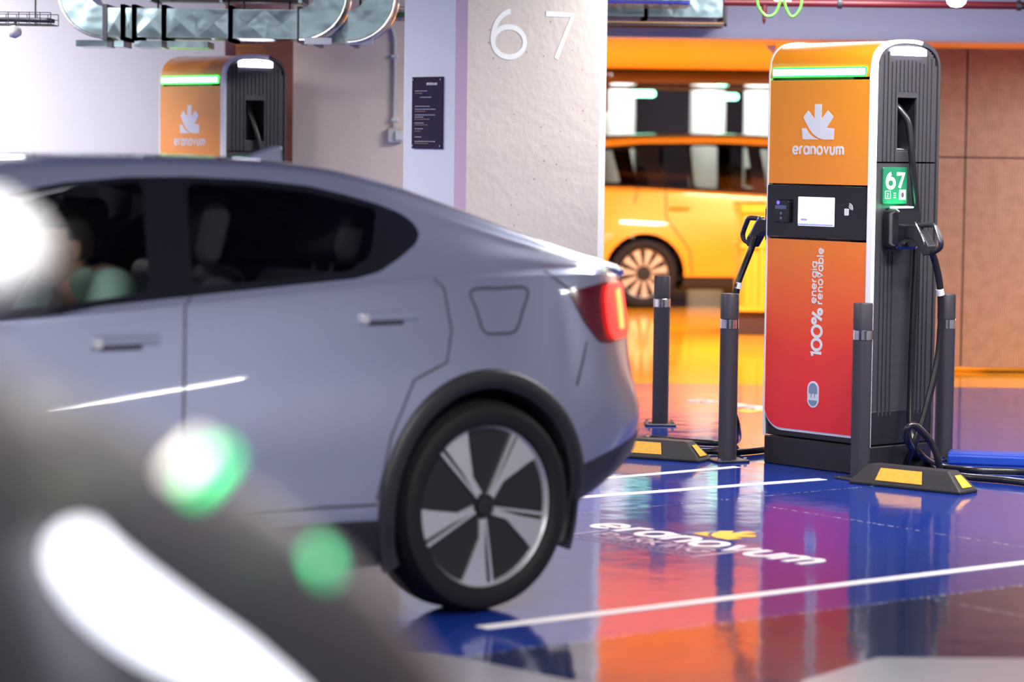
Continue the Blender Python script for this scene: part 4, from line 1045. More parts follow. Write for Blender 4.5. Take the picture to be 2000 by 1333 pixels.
def make_wheel(parent, x, y, sgn, r, rim_r, wd, style, yaw=0):
    """axle along y; sgn +1 for the left side of the car"""
    MX = Matrix.Translation((x, y, r)) @ Matrix.Rotation(R(-90 * sgn), 4, 'X')     # +z of the lathe points outboard
    h = wd / 2; q = r - rim_r
    prof = [(rim_r - .005, h - .014), (rim_r + .004, h - .004), (rim_r + q * .25, h + .001), (rim_r + q * .55, h + .004), (rim_r + q * .8, h - .004), (r - .012, h - .018), (r - .002, h - .040), (r, h - .06), (r, -h + .06), (r - .002, -h + .04), (r - .012, -h + .018), (rim_r + q * .5, -h), (rim_r, -h + .01)]
    b = MB(); b.lathe(prof, 64, M=MX, close=True)
    for k in range(3): b.lathe([(r + .0005, -.06 + k * .05), (r + .0005, -.05 + k * .05), (r - .006, -.055 + k * .05)], 64, M=MX, close=True)
    w = b.build('wheel', M['tyre'], parent, auto=45)
    b = MB(); b.lathe([(rim_r - .014, h - .030), (rim_r - .002, h - .012), (rim_r + .003, h - .008), (rim_r + .002, h - .020), (rim_r - .004, h - .05), (rim_r - .02, -h + .02), (rim_r - .028, -h + .02), (rim_r - .022, h - .05)], 64, M=MX, close=True)
    b.build('rim', M['rim_silver'], w, auto=40)
    b = MB(); b.lathe([(rim_r - .016, h - .034), (rim_r - .026, -h + .03), (.06, -h + .03)], 48, M=MX); b.build('rim_barrel', M['rim_dark'], w, auto=40)
    F3 = lambda a, c, t: tuple(MX @ Vector((a * -sgn * 1., c * 1., h - .034 + .016 * t)))
    # lathe frame: local x stays along the car, local y becomes height
    def P3(rad, phi, z): 
        a = rad * math.cos(R(phi)); c = rad * math.sin(R(phi)); return tuple(Vector((x, y, r)) + Vector((-a * 1., sgn * z, c)))
    def plate(mb, pts, z0, z1):
        n = len(pts); mb.add([P3(a, f, z) for z in (z0, z1) for a, f in pts], [tuple(range(n)), tuple(range(n, 2 * n))] + [(i, (i + 1) % n, n + (i + 1) % n, n + i) for i in range(n)])
    blades, arms = MB(), MB()
    if style == 'blade':
        for k in range(5):
            f0 = 45 + 72 * k + (-yaw)
            plate(arms, [(.03, f0 - 40), (.03, f0 + 60), (rim_r - .01, f0 + 20), (rim_r - .01, f0 - 14)], h - .075, h - .045)
            plate(blades, [(.045, f0 + 14), (rim_r * .55, f0 + 11), (rim_r - .008, f0 + 12.5), (rim_r - .006, f0), (rim_r - .008, f0 - 11), (rim_r * .80, f0 - 9), (rim_r * .4, f0 - 1), (.045, f0 - 16)][::-1], h - .045, h - .026)
            a1, a2 = f0 + 17, f0 + 17; w_ = .0045
            plate(blades, [(.04, a1 - 5), (.04, a1 + 5), (rim_r - .006, a1 + 1.2), (rim_r - .006, a1 - 1.2)], h - .045, h - .024)
    else:
        for k in range(11):
            f0 = 360 / 11 * k + 5
            plate(blades, [(.05, f0 - 8), (.05, f0 + 8), (rim_r - .008, f0 + 9), (rim_r - .008, f0 - 9)], h - .055, h - .03)
        arms.lathe([(0, h - .05), (.075, h - .05), (.07, h - .028), (0, h - .026)], 24, M=MX)
    arms.build('dark_spoke', M['rim_dark'], w); blades.build('bright_spoke', M['rim_silver'], w)
    b = MB(); b.lathe([(0, h - .045), (.034, h - .045), (.030, h - .020), (0, h - .018)], 24, M=MX); b.build('hub_cap', M['rim_dark'], w, auto=40)
    b = MB(); b.lathe([(.05, -.02), (.17, -.02), (.17, .005), (.05, .005)], 32, M=MX, close=True); b.build('brake_disc', M['steel_dark'], w, auto=40)
    return w

def side_y(K, x, z):
    q = [p for p in dense(section(K, x)) if 3 <= p[2] <= 15]
    for a, b in zip(q[:-1], q[1:]):
        if a[1] <= z <= b[1] and b[1] > a[1]: return a[0] + (b[0] - a[0]) * (z - a[1]) / (b[1] - a[1])
    return min(q, key=lambda p: abs(p[1] - z))[0]
def seam_on(K, pts, parent, r_):
    """dark gap line laid along the bodywork, on both sides"""
    out = []
    for (ax, az), (bx, bz) in zip(pts[:-1], pts[1:]):
        n = max(1, int(math.hypot(bx - ax, bz - az) / .04))
        for k in range(n): out.append((ax + (bx - ax) * k / n, az + (bz - az) * k / n))
    out.append(pts[-1])
    b = MB()
    for sg in (1, -1):
        b = MB(); b.tube([(x, sg * (side_y(K, x, z) + .0005), z) for x, z in out], r_, 6, sub=1); b.build('door_gap', M['seam'], parent, smooth=True)
def arch_trim(K, xc, zc, r0_, r1_, parent):
    for sg in (1, -1):
        vs = []; n = 44; prof = ((r0_ - .002, -.07), (r0_ - .002, .004), (r0_ + .008, .013), ((r0_ + r1_) / 2, .016), (r1_ - .008, .013), (r1_, .008), (r1_ + .002, -.006))
        for k in range(n + 1):
            t_ = R(-24 + 228 * k / n)
            for r_, o_ in prof:
                x, z = xc + r_ * math.cos(t_), zc + r_ * math.sin(t_)
                vs.append((x, sg * (side_y(K, xc + (r0_ + .03) * math.cos(t_), max(.24, zc + (r0_ + .03) * math.sin(t_))) * .5 + side_y(K, x, max(.24, z)) * .5 + o_), z))
        q = len(prof); b = MB(); b.add(vs, [(k * q + i, k * q + i + 1, (k + 1) * q + i + 1, (k + 1) * q + i) for k in range(n) for i in range(q - 1)] + [tuple(range(q)), tuple(n * q + i for i in range(q))])
        b.build('wheel_arch_trim', M['black'], parent, auto=50)
def car_at(T, px, py, y):
    """where the sight line of a seen point meets the car's upright plane at sideways distance y"""
    Mi = T.inverted(); o = Mi @ Vector((0, 0, H)); d = Mi.to_3x3() @ ray(px, py); t_ = (y - o.y) / d.y; p = o + d * t_; return p
# ---------------- silver fastback
TH = R(39); c0 = ground(952, 1197); lft = Vector((math.sin(TH), -math.cos(TH), 0)); CO = c0 - lft * .915
car = thing('silver_car', 'silver lavender fastback car in the foreground, its rear wheel and lit tail lamp in view', 'car', CO, math.pi + TH)
CT = Matrix.Translation(CO) @ Matrix.Rotation(math.pi + TH, 4, 'Z')
def build_sedan():
    S = Shell(SEDAN, 170); P = S.polys
    # glasshouse
    dlo = [(1.543, 1.008), (1.403, 1.027), (1.04, 1.053), (.68, 1.077), (.48, 1.090), (.379, 1.109), (.28, 1.148), (.185, 1.190), (.140, 1.222), (.138, 1.255), (.17, 1.288), (.26, 1.320), (.38, 1.350), (.52, 1.378), (.72, 1.397), (.96, 1.406), (1.18, 1.405), (1.40, 1.388), (1.62, 1.352), (1.9, 1.275), (2.15, 1.175), (2.38, 1.065), (2.46, 1.00), (2.40, .975), (2.2, .975), (1.9, .985)]
    f = sd_poly(dlo); g = lambda x, y, z, v: max(f(x, z), 9.2 - v) if 0 < x < 2.6 else 1.
    trim, P = S.cut(P, g)
    front = sd_poly([(1.225, 1.065), (1.135, 1.392), (1.40, 1.372), (1.62, 1.335), (1.9, 1.258), (2.12, 1.168), (2.33, 1.06), (2.30, 1.01), (1.9, 1.008), (1.55, 1.034)])
    rear = sd_poly([(1.075, 1.076), (.68, 1.100), (.49, 1.114), (.385, 1.160), (.275, 1.305), (.40, 1.332), (.54, 1.360), (.73, 1.378), (.98, 1.387)])
    pf_, trim = S.cut(trim, lambda x, y, z, v: front(x, z)); pr_, trim = S.cut(trim, lambda x, y, z, v: rear(x, z))
    S.build(trim, 'window_surround', M['black_gloss'], car, both=True); S.build(pf_, 'front_side_glass', M['glass_dark'], car, both=True); S.build(pr_, 'rear_side_glass', M['glass_dark'], car, both=True)
    roof, P = S.cut(P, lambda x, y, z, v: max(15.9 - v, x - 1.66, .40 - x)); S.build(roof, 'glass_roof', M['black_gloss'], car)
    rw, P = S.cut(P, lambda x, y, z, v: max(15.5 - v, x - .30, -.62 - x)); S.build(rw, 'rear_window', M['glass_clear'], car)
    ws_, P = S.cut(P, lambda x, y, z, v: max(14.7 - v, 1.74 - x, x - 2.66)); S.build(ws_, 'windscreen', M['glass_clear'], car)
    # wheel arches
    for xc in (0., SEDAN['wb']):
        _, P = S.cut(P, lambda x, y, z, v: math.hypot(x - xc, z - .345) - .385 if y > .45 else 1.)
        arch_trim(SEDAN, xc, .345, .385, .446, car)
    for sgn in (1, -1):
        for xc in (0., SEDAN['wb']):
            b = MB(); n = 24; vs = []; fs = []
            for y_ in (.52 * sgn, .872 * sgn):
                for k in range(n + 1):
                    t_ = R(-30 + 240 * k / n); vs.append((xc + .405 * math.cos(t_), y_, max(.19, .345 + .405 * math.sin(t_))))
            N_ = n + 1; fs = [(k, k + 1, N_ + k + 1, N_ + k) for k in range(n)] + [tuple(range(N_))]
            b.add(vs, fs); b.build('wheel_well', M['black'], car, smooth=False)
    sill, P = S.cut(P, lambda x, y, z, v: z - (.334 + .035 * (x - .42)) if (.2 < x < 2.6 and y > .3) else 1.); S.build(sill, 'sill_cladding', M['black'], car, both=True, off=.004)
    bump, P = S.cut(P, lambda x, y, z, v: z - (.445 + (.505 - .445) / .3 * (-.40 - x)) if x < -.2 and z < .7 else 1.); S.build(bump, 'lower_rear_bumper', M['black'], car, off=.004)
    fb, P = S.cut(P, lambda x, y, z, v: z - .42 if x > 3.0 else 1.); S.build(fb, 'lower_front_bumper', M['black'], car, off=.004)
    # tail lamps
    tl, P = S.cut(P, lambda x, y, z, v: max(sd_poly([(-.40, 1.030), (-.60, 1.052), (-1.2, 1.052), (-1.2, .865), (-.60, .850), (-.535, .858), (-.47, .92)])(x, z), .53 - y))
    S.build(tl, 'tail_lamp', M['tail_red'], car, both=True, off=.004)
    lit, _ = S.cut(tl, lambda x, y, z, v: max(sd_poly([(-.615, 1.045), (-.80, 1.045), (-.80, .86), (-.612, .858), (-.585, .90), (-.585, 1.0)])(x, z), -.79 - x)); 
    S.build(lit, 'lit_lamp_ring', M['tail_lit'], car, both=True, off=.014)['label'] = 'glowing red tail lamp section'
    core, _ = S.cut(lit, lambda x, y, z, v: sd_poly([(-.68, 1.025), (-.74, 1.025), (-.74, .885), (-.68, .885)])(x, z)); S.build(core, 'lit_lamp_core', M['tail_core'], car, both=True, off=.018)['label'] = 'orange core of the tail lamp'
    hl, P = S.cut(P, lambda x, y, z, v: sd_poly([(3.1, .78), (3.45, .74), (3.75, .70), (3.75, .60), (3.5, .62), (3.2, .70)])(x, z) if y > .25 else 1.); S.build(hl, 'headlamp', M['white'], car, both=True, off=.003)
    # seams
    ln = [list([(1.09, 1.046), (1.125, 1.02), (1.165, .675), (1.150, .42), (1.13, .36)]), list([(.185, 1.085), (.150, 1.055), (.135, .92), (.165, .82), (.30, .77), (.40, .60), (.455, .40)]),
          list([(.455, .385), (1.13, .405), (2.30, .42)]), list([(2.42, .97), (2.44, .75), (2.33, .42)]), list([(-.30, 1.10), (-.42, 1.03)]), list([(-.47, .86), (-.44, .80), (-.40, .72)])]
    fd = smooth_poly([(.040, 1.045), (-.08, 1.050), (-.203, 1.045), (-.175, .975), (-.135, .912), (-.068, .905), (.0, .912), (.025, .98)])
    for l in ln + [fd + [fd[0]]]: seam_on(SEDAN, l, car, .0045 if l is not None and len(l) > 20 else .0040)
    body = S.build(P, 'body', M['paint_silver'], car)
    S.build([p for p in P if len(p) < 9 and all(-.5 < S.v[i][0] < 3.0 for i in p)], 'cabin_lining', M['interior'], car, off=-.035)
build_sedan()
for xw in (0., 2.735):
    for sg in (1, -1): make_wheel(car, xw, sg * .80, sg, .345, .268, .235, 'blade')
# flush door handles; a dark bar paints the shade of each finger hollow
for sg in (1, -1):
    for x0 in (.375, 1.335):
        dz = .0 if x0 < 1 else -.045
        b = MB(); yy = .9 * sg
        y0 = side_y(SEDAN, x0, .975 + dz) - .004
        b.rbox((x0 - .115, y0 * sg - .012, .958 + dz), (x0 + .115, y0 * sg + .012, .990 + dz), .010, axis=1); b.build('door_handle', M['paint_silver'], car, auto=40)
        b = MB(); b.rbox((x0 - .05, (y0 + .003) * sg - .012, .946 + dz), (x0 + .09, (y0 + .003) * sg + .012, .960 + dz), .006, axis=1); b.build('handle_shade', M['seam'], car)
        b = MB(); b.rbox((x0 + .085, (y0 + .006) * sg - .012, .950 + dz), (x0 + .118, (y0 + .006) * sg + .012, .985 + dz), .010, axis=1); b.build('handle_tip', M['rim_silver'], car)
# tail across the back, door mirrors, cabin
b = MB(); b.rbox((-.935, -.46, .985), (-.915, .46, 1.015), .006); b.build('rear_light_bar', M['tail_red'], car)
for sg in (1, -1):
    b = MB(); b.tube([(2.26, .84 * sg, 1.0), (2.25, .92 * sg, 1.03), (2.24, 1.02 * sg, 1.05)], lambda t: .02 + .05 * math.sin(t * 2.4), 12); b.build('door_mirror', M['paint_silver'], car, smooth=True)
b = MB(); b.box((-.4, -.80, .22), (2.6, .80, .30)); b.box((2.05, -.70, .30), (2.5, .70, .93)); b.box((-.5, -.68, .3), (.25, .68, .78)); b.build('cabin_floor', M['interior'], car)
hp = car_at(CT, 118, 478, .37)
def seat(x, y, w_):
    b = MB(); b.rbox((x, y - w_, .35), (x + .50, y + w_, .58), .06, axis=1)
    T = Matrix.Translation((x + .04, y, .55)) @ Matrix.Rotation(R(-16), 4, 'Y'); s = MB(T); s.rbox((-.07, -w_, 0), (.07, w_, .56), .05, axis=1)
    b.add(s.v, s.f); s = MB(T); s.rbox((-.05, -.13, .60), (.05, .13, .80), .045, axis=1); s.cyl((0, -.05, .5), (0, -.05, .65), .008); s.cyl((0, .05, .5), (0, .05, .65), .008); b.add(s.v, s.f)
    return b.build('seat', M['seat'], car, auto=40)
seat(hp.x - .33, .37, .25); seat(hp.x - .33, -.37, .25); seat(.42, .40, .28); seat(.42, -.40, .28)
b = MB(); TW = Matrix.Translation((hp.x + .43, .37, .82)) @ Matrix.Rotation(R(-65), 4, 'Y')
b.tube([TW @ Vector((.18 * math.cos(R(a_)), .18 * math.sin(R(a_)), 0)) for a_ in range(0, 361, 20)], .014, 10, sub=2); b.cyl(TW @ Vector((-.17, 0, 0)), TW @ Vector((.17, 0, 0)), .012); b.cyl(TW @ Vector((0, 0, 0)), TW @ Vector((0, 0, -.25)), .03); b.build('steering_wheel', M['interior'], car, smooth=True)

fp = car_at(CT, 520, 300, 0.)
b = MB(); b.prism([(fp.x + .11, 1.44), (fp.x + .05, 1.478), (fp.x - .03, 1.503), (fp.x - .055, 1.50), (fp.x - .06, 1.43)], -.014, .014, 'xz'); b.build('roof_fin', M['paint_silver'], car, bevel=.008)
# ---------------- driver
def skin_body(name, verts, edges, radii, m, parent, sub=2, root=0):
    me = bpy.data.meshes.new(name); me.from_pydata(verts, edges, []); o = bpy.data.objects.new(name, me); col.objects.link(o); o.parent = parent
    sk = o.modifiers.new('skin', 'SKIN'); sv = me.skin_vertices[0] if me.skin_vertices else None
    if sv is None:
        b = bmesh.new(); b.from_mesh(me); b.verts.layers.skin.verify(); b.to_mesh(me); b.free()
    for i, r_ in enumerate(radii):
        me.skin_vertices[0].data[i].radius = r_ if isinstance(r_, tuple) else (r_, r_)
        me.skin_vertices[0].data[i].use_root = (i == root)
    sk.use_smooth_shade = True; sk.branch_smoothing = .6
    ss = o.modifiers.new('sub', 'SUBSURF'); ss.levels = sub; ss.render_levels = sub
    me.materials.append(m); return o
person = thing('person', 'driver in a pale green shirt seated behind the side glass of the silver car', 'person', CO, math.pi + TH)
skinm = mat('skin', (.42, .24, .16), .5); hairm = mat('dark_hair', (.02, .014, .012), .6); shirt = mat('pale_green_shirt', (.50, .85, .74), .7, bump=(25, .3))
hx, hz = hp.x, hp.z - .01; Y0 = .37; ch_x = hx - .09
V_ = [(ch_x - .02, Y0, .62), (ch_x - .02, Y0, .78), (ch_x - .01, Y0, .94), (ch_x + .0, Y0, 1.07), (hx - .02, Y0, hz - .16), (hx, Y0, hz - .09),          # 0-5 pelvis .. neck
      (ch_x, Y0 + .17, 1.075), (ch_x + .12, Y0 + .24, .84), (ch_x + .36, Y0 + .14, .88), (ch_x + .43, Y0 + .11, .90),
      (ch_x, Y0 - .17, 1.075), (ch_x + .12, Y0 - .24, .84), (ch_x + .36, Y0 - .14, .88), (ch_x + .43, Y0 - .11, .90),
      (ch_x + .10, Y0 + .10, .60), (ch_x + .50, Y0 + .14, .66), (ch_x + .70, Y0 + .12, .34), (ch_x + .10, Y0 - .10, .60), (ch_x + .50, Y0 - .12, .66), (ch_x + .70, Y0 - .12, .34)]
E_ = [(0, 1), (1, 2), (2, 3), (3, 4), (4, 5), (3, 6), (6, 7), (7, 8), (8, 9), (3, 10), (10, 11), (11, 12), (12, 13), (0, 14), (14, 15), (15, 16), (0, 17), (17, 18), (18, 19)]
skin_body('body', V_, E_, [(.13, .15), (.12, .15), (.12, .17), (.08, .10), .052, .05, .072, .052, .035, .028, .072, .052, .035, .028, .085, .07, .05, .085, .07, .05], skinm, person)
# shirt over chest and arms
Vs = V_[:4] + [(hx - .03, Y0, hz - .185)] + [V_[6], V_[7], (ch_x + .33, Y0 + .15, .875), V_[10], V_[11], (ch_x + .33, Y0 - .15, .875)]
skin_body('shirt', Vs, [(0, 1), (1, 2), (2, 3), (3, 4), (3, 5), (5, 6), (6, 7), (3, 8), (8, 9), (9, 10)], [(.145, .165), (.135, .165), (.135, .185), (.10, .12), .07, .098, .070, .045, .098, .070, .045], shirt, person)
def head(cx, cy, cz, parent):
    """facing +x: skull, jaw, nose, ears, eyes"""
    b = bmesh.new(); bmesh.ops.create_uvsphere(b, u_segments=32, v_segments=24, radius=1)
    for v in b.verts:
        x, y, z = v.co; jaw = max(0, -z)
        X_ = x * (.098 - .012 * jaw) + .012 * jaw; Y_ = y * (.076 - .026 * jaw); Z_ = z * .118
        if x > 0: 
            X_ -= .008 * math.exp(-((z - .12) / .14) ** 2) * (1 if abs(y) > .15 else .3)
            X_ += .017 * math.exp(-((z + .12) / .16) ** 2 - (y / .16) ** 2) + .006 * math.exp(-((z + .48) / .09) ** 2 - (y / .3) ** 2) + .010 * math.exp(-((z + .85) / .2) ** 2 - (y / .3) ** 2)
        v.co = (cx + X_, cy + Y_, cz + Z_)
    for sg in (1, -1):
        r_ = bmesh.ops.create_uvsphere(b, u_segments=12, v_segments=8, radius=.03)
        for v in r_['verts']: v.co = (cx - .008 + v.co.x * .65, cy + sg * .076 + v.co.y * .28, cz - .005 + v.co.z * 1.05)
    me = bpy.data.meshes.new('head'); b.to_mesh(me); b.free(); me.materials.append(skinm)
    for p in me.polygons: p.use_smooth = True
    o = bpy.data.objects.new('head', me); col.objects.link(o); o.parent = parent
    b = bmesh.new(); bmesh.ops.create_uvsphere(b, u_segments=28, v_segments=20, radius=1)
    bmesh.ops.delete(b, geom=[v for v in b.verts if v.co.z < -.35 or (v.co.x > .35 and v.co.z < .45) or (v.co.z < .05 and v.co.x > -.05)], context='VERTS')
    for v in b.verts: v.co = (cx - .004 + v.co.x * .104, cy + v.co.y * .083, cz + .006 + v.co.z * .124)
    me = bpy.data.meshes.new('hair'); b.to_mesh(me); b.free(); me.materials.append(hairm)
    for p in me.polygons: p.use_smooth = True
    h_ = bpy.data.objects.new('hair', me); col.objects.link(h_); h_.parent = o
    e = MB()
    for sg in (1, -1): e.lathe([(0, -.004), (.009, -.002), (.011, .001), (.006, .005), (0, .006)], 12, M=Matrix.Translation((cx + .088, cy + sg * .031, cz + .012)) @ Matrix.Rotation(R(90), 4, 'Y'))
    e.build('eyes', hairm, o, smooth=True)
    mo = MB(); mo.tube([(cx + .094, cy - .022, cz - .058), (cx + .103, cy, cz - .060), (cx + .094, cy + .022, cz - .058)], .0045, 8); mo.build('mouth', mat('lips', (.35, .12, .10), .5), o, smooth=True)
    return o
head(hx, Y0, hz, person)
for sg in (1, -1):
    wx, wy, wz = ch_x + .43, Y0 + sg * .11, .90
    b = MB(); b.tube([(wx, wy, wz), (wx + .04, wy - sg * .006, wz + .008), (wx + .075, wy - sg * .01, wz + .01)], lambda t: .026 + .010 * math.sin(t * 3.1), 12)
    for k in range(4):
        yk = wy - sg * (-.026 + k * .018); L_ = (.034, .040, .037, .028)[k]
        b.tube([(wx + .070, yk, wz + .012), (wx + .070 + L_, yk, wz + .018), (wx + .078 + L_, yk, wz - .014), (wx + .055 + L_, yk, wz - .030)], .0085, 8, sub=4)
    b.tube([(wx + .03, wy - sg * .030, wz + .0), (wx + .055, wy - sg * .048, wz - .006), (wx + .085, wy - sg * .046, wz - .012)], .010, 8, sub=4)
    b.build('hand', skinm, person, smooth=True)

# ---------------- orange people carrier in the lane behind
VAN = dict(shelf=.03, x0=-.83, x1=3.52, wb=2.72, wr_=.325,
    ztop=[(-.83, .98), (-.80, 1.12), (-.76, 1.36), (-.68, 1.54), (-.5, 1.60), (0, 1.635), (.8, 1.650), (1.5, 1.630), (1.85, 1.57), (2.2, 1.40), (2.6, 1.17), (2.85, 1.04), (3.15, .96), (3.35, .86), (3.47, .72), (3.52, .6)],
    zr=[(-.83, .96), (-.80, 1.08), (-.76, 1.32), (-.68, 1.47), (-.5, 1.53), (0, 1.575), (.8, 1.590), (1.5, 1.565), (1.85, 1.50), (2.2, 1.34), (2.6, 1.13), (2.85, 1.01), (3.15, .93), (3.35, .83), (3.47, .69), (3.52, .57)],
    wr=[(-.83, .50), (-.76, .60), (-.5, .64), (1.5, .63), (2.2, .66), (2.8, .74), (3.15, .70), (3.4, .5), (3.52, .3)],
    zs=[(-.83, .93), (-.76, 1.08), (-.5, 1.10), (0, 1.09), (1.5, 1.02), (2.4, .96), (2.9, .90), (3.2, .82), (3.4, .70), (3.52, .5)],
    W=[(-.83, .58), (-.80, .70), (-.74, .78), (-.55, .86), (0, .90), (1.2, .905), (2.6, .90), (3.0, .87), (3.3, .74), (3.45, .55), (3.52, .35)],
    zb=[(-.83, .40), (-.6, .26), (-.4, .18), (2.9, .18), (3.3, .22), (3.52, .32)])
vy = R(8); vc = ground(1257, 603); vr = Vector((math.sin(vy), -math.cos(vy), 0)); VO = vc - vr * .87
van = thing('orange_car', 'yellow-orange people carrier parked in the orange lane behind the bollards', 'car', VO, vy)
def build_van():
    S = Shell(VAN, 110); P = S.polys
    dl = sd_poly([(-.64, 1.13), (-.60, 1.42), (-.52, 1.485), (0, 1.535), (.8, 1.548), (1.5, 1.52), (1.85, 1.45), (2.2, 1.30), (2.5, 1.13), (2.52, 1.04), (2.2, 1.035), (1.5, 1.05), (0, 1.12), (-.4, 1.13)])
    trim, P = S.cut(P, lambda x, y, z, v: max(dl(x, z), 9.4 - v))
    panes = [[(-.58, 1.17), (-.55, 1.40), (-.44, 1.455), (-.06, 1.49), (.06, 1.145), (-.4, 1.155)], [(.22, 1.145), (.12, 1.505), (.42, 1.52), (.44, 1.13)], [(.48, 1.13), (.46, 1.52), (1.0, 1.52), (1.04, 1.095)], [(1.18, 1.09), (1.13, 1.515), (1.5, 1.49), (1.83, 1.42), (2.15, 1.28), (2.4, 1.12), (2.3, 1.06), (1.6, 1.07)]]
    for k, pn in enumerate(panes):
        f = sd_poly(pn); a_, trim = S.cut(trim, lambda x, y, z, v: f(x, z)); S.build(a_, 'side_glass', M['glass_clear'], van, both=True)
    S.build(trim, 'window_surround', M['black_gloss'], van, both=True)
    a_, P = S.cut(P, lambda x, y, z, v: max(14.7 - v, 1.80 - x, x - 2.7)); S.build(a_, 'windscreen', M['glass_clear'], van)
    for xc in (0., VAN['wb']): _, P = S.cut(P, lambda x, y, z, v: math.hypot(x - xc, z - .325) - .375 if y > .4 else 1.)
    a_, P = S.cut(P, lambda x, y, z, v: z - .30 if y > .2 else 1.); S.build(a_, 'sill_cladding', M['black'], van, both=True, off=.004)
    t_ = sd_poly([(-.9, 1.30), (-.62, 1.28), (-.66, .98), (-.9, .95)]); a_, P = S.cut(P, lambda x, y, z, v: max(t_(x, z), .45 - y)); S.build(a_, 'tail_lamp', M['tail_red'], van, both=True, off=.004)
    ln = [list([(1.11, 1.05), (1.12, .32)]), list([(.20, 1.11), (.20, .85), (.42, .55), (.45, .32)]), list([(2.4, 1.0), (2.36, .34)]), list([(-.06, 1.12), (-.1, .98)])]
    for l in ln: seam_on(VAN, l, van, .006)
    S.build(P, 'body', M['paint_orange'], van); S.build([p for p in P if len(p) < 9 and all(-.6 < S.v[i][0] < 3.0 for i in p)], 'cabin_lining', M['interior'], van, off=-.03)
build_van()
for xw in (0., 2.72):
    for sg in (1, -1): make_wheel(van, xw, sg * .77, sg, .325, .232, .21, 'multi')
for x0 in (.33, 1.28):
    for sg in (1, -1):
        b = MB(); b.rbox((x0 - .09, sg * .89 - .02, .93), (x0 + .09, sg * .89 + .02, .96), .012, axis=1); b.build('door_handle', M['paint_orange'], van, auto=40)
b = MB(); b.box((-.4, -.72, .24), (2.6, .72, .32)); b.box((2.1, -.7, .3), (2.5, .7, .95))
for x, y in ((1.2, .37), (1.2, -.37), (.3, .40), (.3, -.40), (.3, 0)):
    b.box((x - .05, y - .2, .3), (x + .5, y + .2, .55)); b.box((x - .12, y - .2, .5), (x + .02, y + .2, 1.12)); b.box((x - .13, y - .1, 1.14), (x - .03, y + .1, 1.32))
b.build('cabin_fittings', M['interior'], van, bevel=.02)

# ---------------- dark van close to the lens at the lower left
hd_ = Vector((.41, .912, 0)); rt = Vector((.912, -.41, 0))
crest = [at(px, py, Y) for px, py, Y in ((-60, 680, 1.78), (50, 735, 1.87), (200, 800, 1.96), (350, 880, 2.05), (470, 945, 2.12), (580, 1015, 2.20), (690, 1105, 2.28), (780, 1210, 2.36), (850, 1310, 2.43), (905, 1430, 2.50), (940, 1600, 2.56), (955, 1850, 2.60), (960, 2300, 2.62))]
first = crest[0]
crest = [first - hd_ * 1.55 + Vector((0, 0, .36)), first - hd_ * 1.1 + Vector((0, 0, .36)), first - hd_ * .7 + Vector((0, 0, .30)), first - hd_ * .3 + Vector((0, 0, .12))] + crest
cols = [(-1.75, .06), (-1.2, .085), (-.7, .075), (-.3, .045), (-.10, .018), (-.03, .006), (.0, 0.), (.018, -.014), (.034, -.045), (.045, -.10), (.053, -.2), (.058, -.32), (.060, -.45)]
dv = thing('dark_van', 'blurred dark vehicle filling the lower left corner, with a bright white lamp strip', 'van', (first.x, first.y, 0))
off0 = Vector((first.x, first.y, 0))
vs = []; fs = []; C_ = len(cols) + 3
cs = catmull(crest, 3)
for p in cs:
    for a_, dz in cols: vs.append(tuple(p + rt * a_ + Vector((0, 0, dz if p.z + dz > .3 else .3 - p.z)) - off0))
    for a_, z_ in ((.060, .55), (.05, .32), (-.15, .26)): vs.append((*(p + rt * a_ - off0).xy, min(z_, p.z - .5) if p.z > .9 else min(.3, z_)))
for i in range(len(cs) - 1):
    for j in range(C_ - 1): fs.append((i * C_ + j, i * C_ + j + 1, (i + 1) * C_ + j + 1, (i + 1) * C_ + j))
b = MB(); b.add(vs, fs); o = b.build('body', M['paint_dark'], dv, auto=60)
sm = o.modifiers.new('thickness', 'SOLIDIFY'); sm.thickness = .012; sm.offset = -1
def surf(i, a_, dz): return cs[i] + rt * a_ + Vector((0, 0, dz)) - off0
lp_ = [at(px, py, Y) - off0 for px, py, Y in ((150, 1075, 1.80), (185, 1125, 1.82), (260, 1190, 1.86), (350, 1250, 1.91), (450, 1305, 1.97), (540, 1370, 2.02), (620, 1450, 2.07))]
b = MB(); b.tube(lp_, lambda t: .011 + .006 * math.sin(math.pi * min(1, t * 1.3)) , 14, sub=5); b.build('headlamp_strip', mat('lit_headlamp', (.9, .9, 1), .3, emit=(.86, .88, 1), estr=4.5), dv, smooth=True)['label'] = 'lit white headlamp strip'
b = MB(); b.tube([p + rt * -.02 + Vector((0, .01, -.0)) for p in lp_], .022, 10, sub=4); b.build('headlamp_housing', M['black_gloss'], dv, smooth=True)
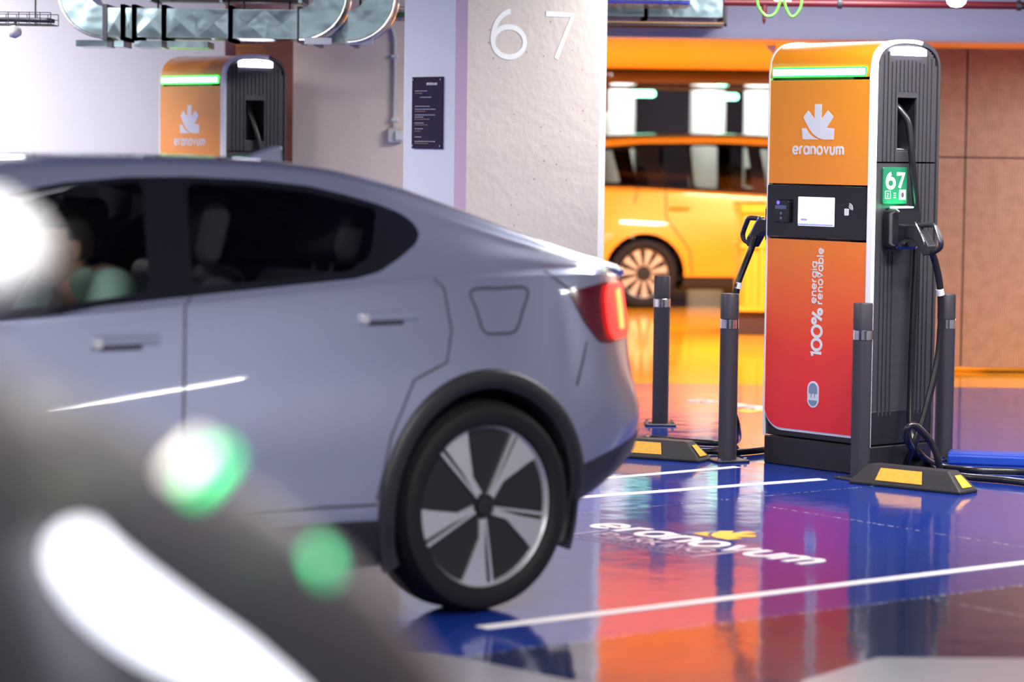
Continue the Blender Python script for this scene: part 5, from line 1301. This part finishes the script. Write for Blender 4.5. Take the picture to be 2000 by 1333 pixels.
for pts, c_, nm, e_ in ((((345, 925, 1.93), (395, 875, 1.95)), (1, .93, .86), 'white_reflection_glow', 2.6), (((378, 955, 1.93), (435, 890, 1.95)), (.0, 1, .28), 'green_reflection_glow', 2.4), (((622, 1075, 2.10), (640, 1125, 2.10)), (.05, .8, .3), 'green_reflection_glow', 1.6)):  # lamp reflections on the dark bodywork, put in as small glowing tubes
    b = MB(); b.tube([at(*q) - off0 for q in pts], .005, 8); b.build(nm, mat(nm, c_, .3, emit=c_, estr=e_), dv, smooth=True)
mc = at(-170, 510, 2.05) - off0; me_ = at(98, 505, 2.05) - off0; ax_ = (me_ - mc); L_ = ax_.length
b = MB(); b.lathe([(0, -L_), (.035, -L_ * .95), (.050, -L_ * .5), (.056, 0), (.052, L_ * .35), (.043, L_ * .65), (.028, L_ * .88), (.013, L_ * .97), (0, L_)], 28, M=Matrix.Translation(mc) @ ax_.to_track_quat('Z', 'Y').to_matrix().to_4x4())
mm = b.build('door_mirror', mat('pale_mirror_cap', (.9, .9, .94), .3, coat=1.), dv, smooth=True)
b = MB(); b.tube([mc + Vector((-.08, .0, -.01)), mc + Vector((-.09, .04, -.10)), mc + Vector((-.06, .10, -.2))], .018, 10); b.build('mirror_arm', M['black'], mm, smooth=True)
vt = thing('van_tyre_carrier', '', 'van') if False else None
wc = cs[int(len(cs) * .62)] - off0
wb_ = MB(); MX = Matrix.Translation((wc.x, wc.y, .33)) @ rt.to_track_quat('Z', 'Y').to_matrix().to_4x4() @ Matrix.Translation((0, 0, -.16))
wb_.lathe([(.21, .09), (.25, .105), (.31, .10), (.33, .07), (.33, -.09), (.30, -.11), (.21, -.10)], 48, M=MX, close=True); wb_.lathe([(0, .05), (.2, .07), (.215, .08), (.215, -.08), (0, -.05)], 32, M=MX); wb_.build('wheel', M['tyre'], dv, auto=40)
wc2 = wc - rt * 1.55
wb_ = MB(); MX = Matrix.Translation((wc2.x, wc2.y, .33)) @ rt.to_track_quat('Z', 'Y').to_matrix().to_4x4()
wb_.lathe([(.21, .09), (.25, .105), (.31, .10), (.33, .07), (.33, -.09), (.30, -.11), (.21, -.10)], 48, M=MX, close=True); wb_.build('wheel', M['tyre'], dv, auto=40)
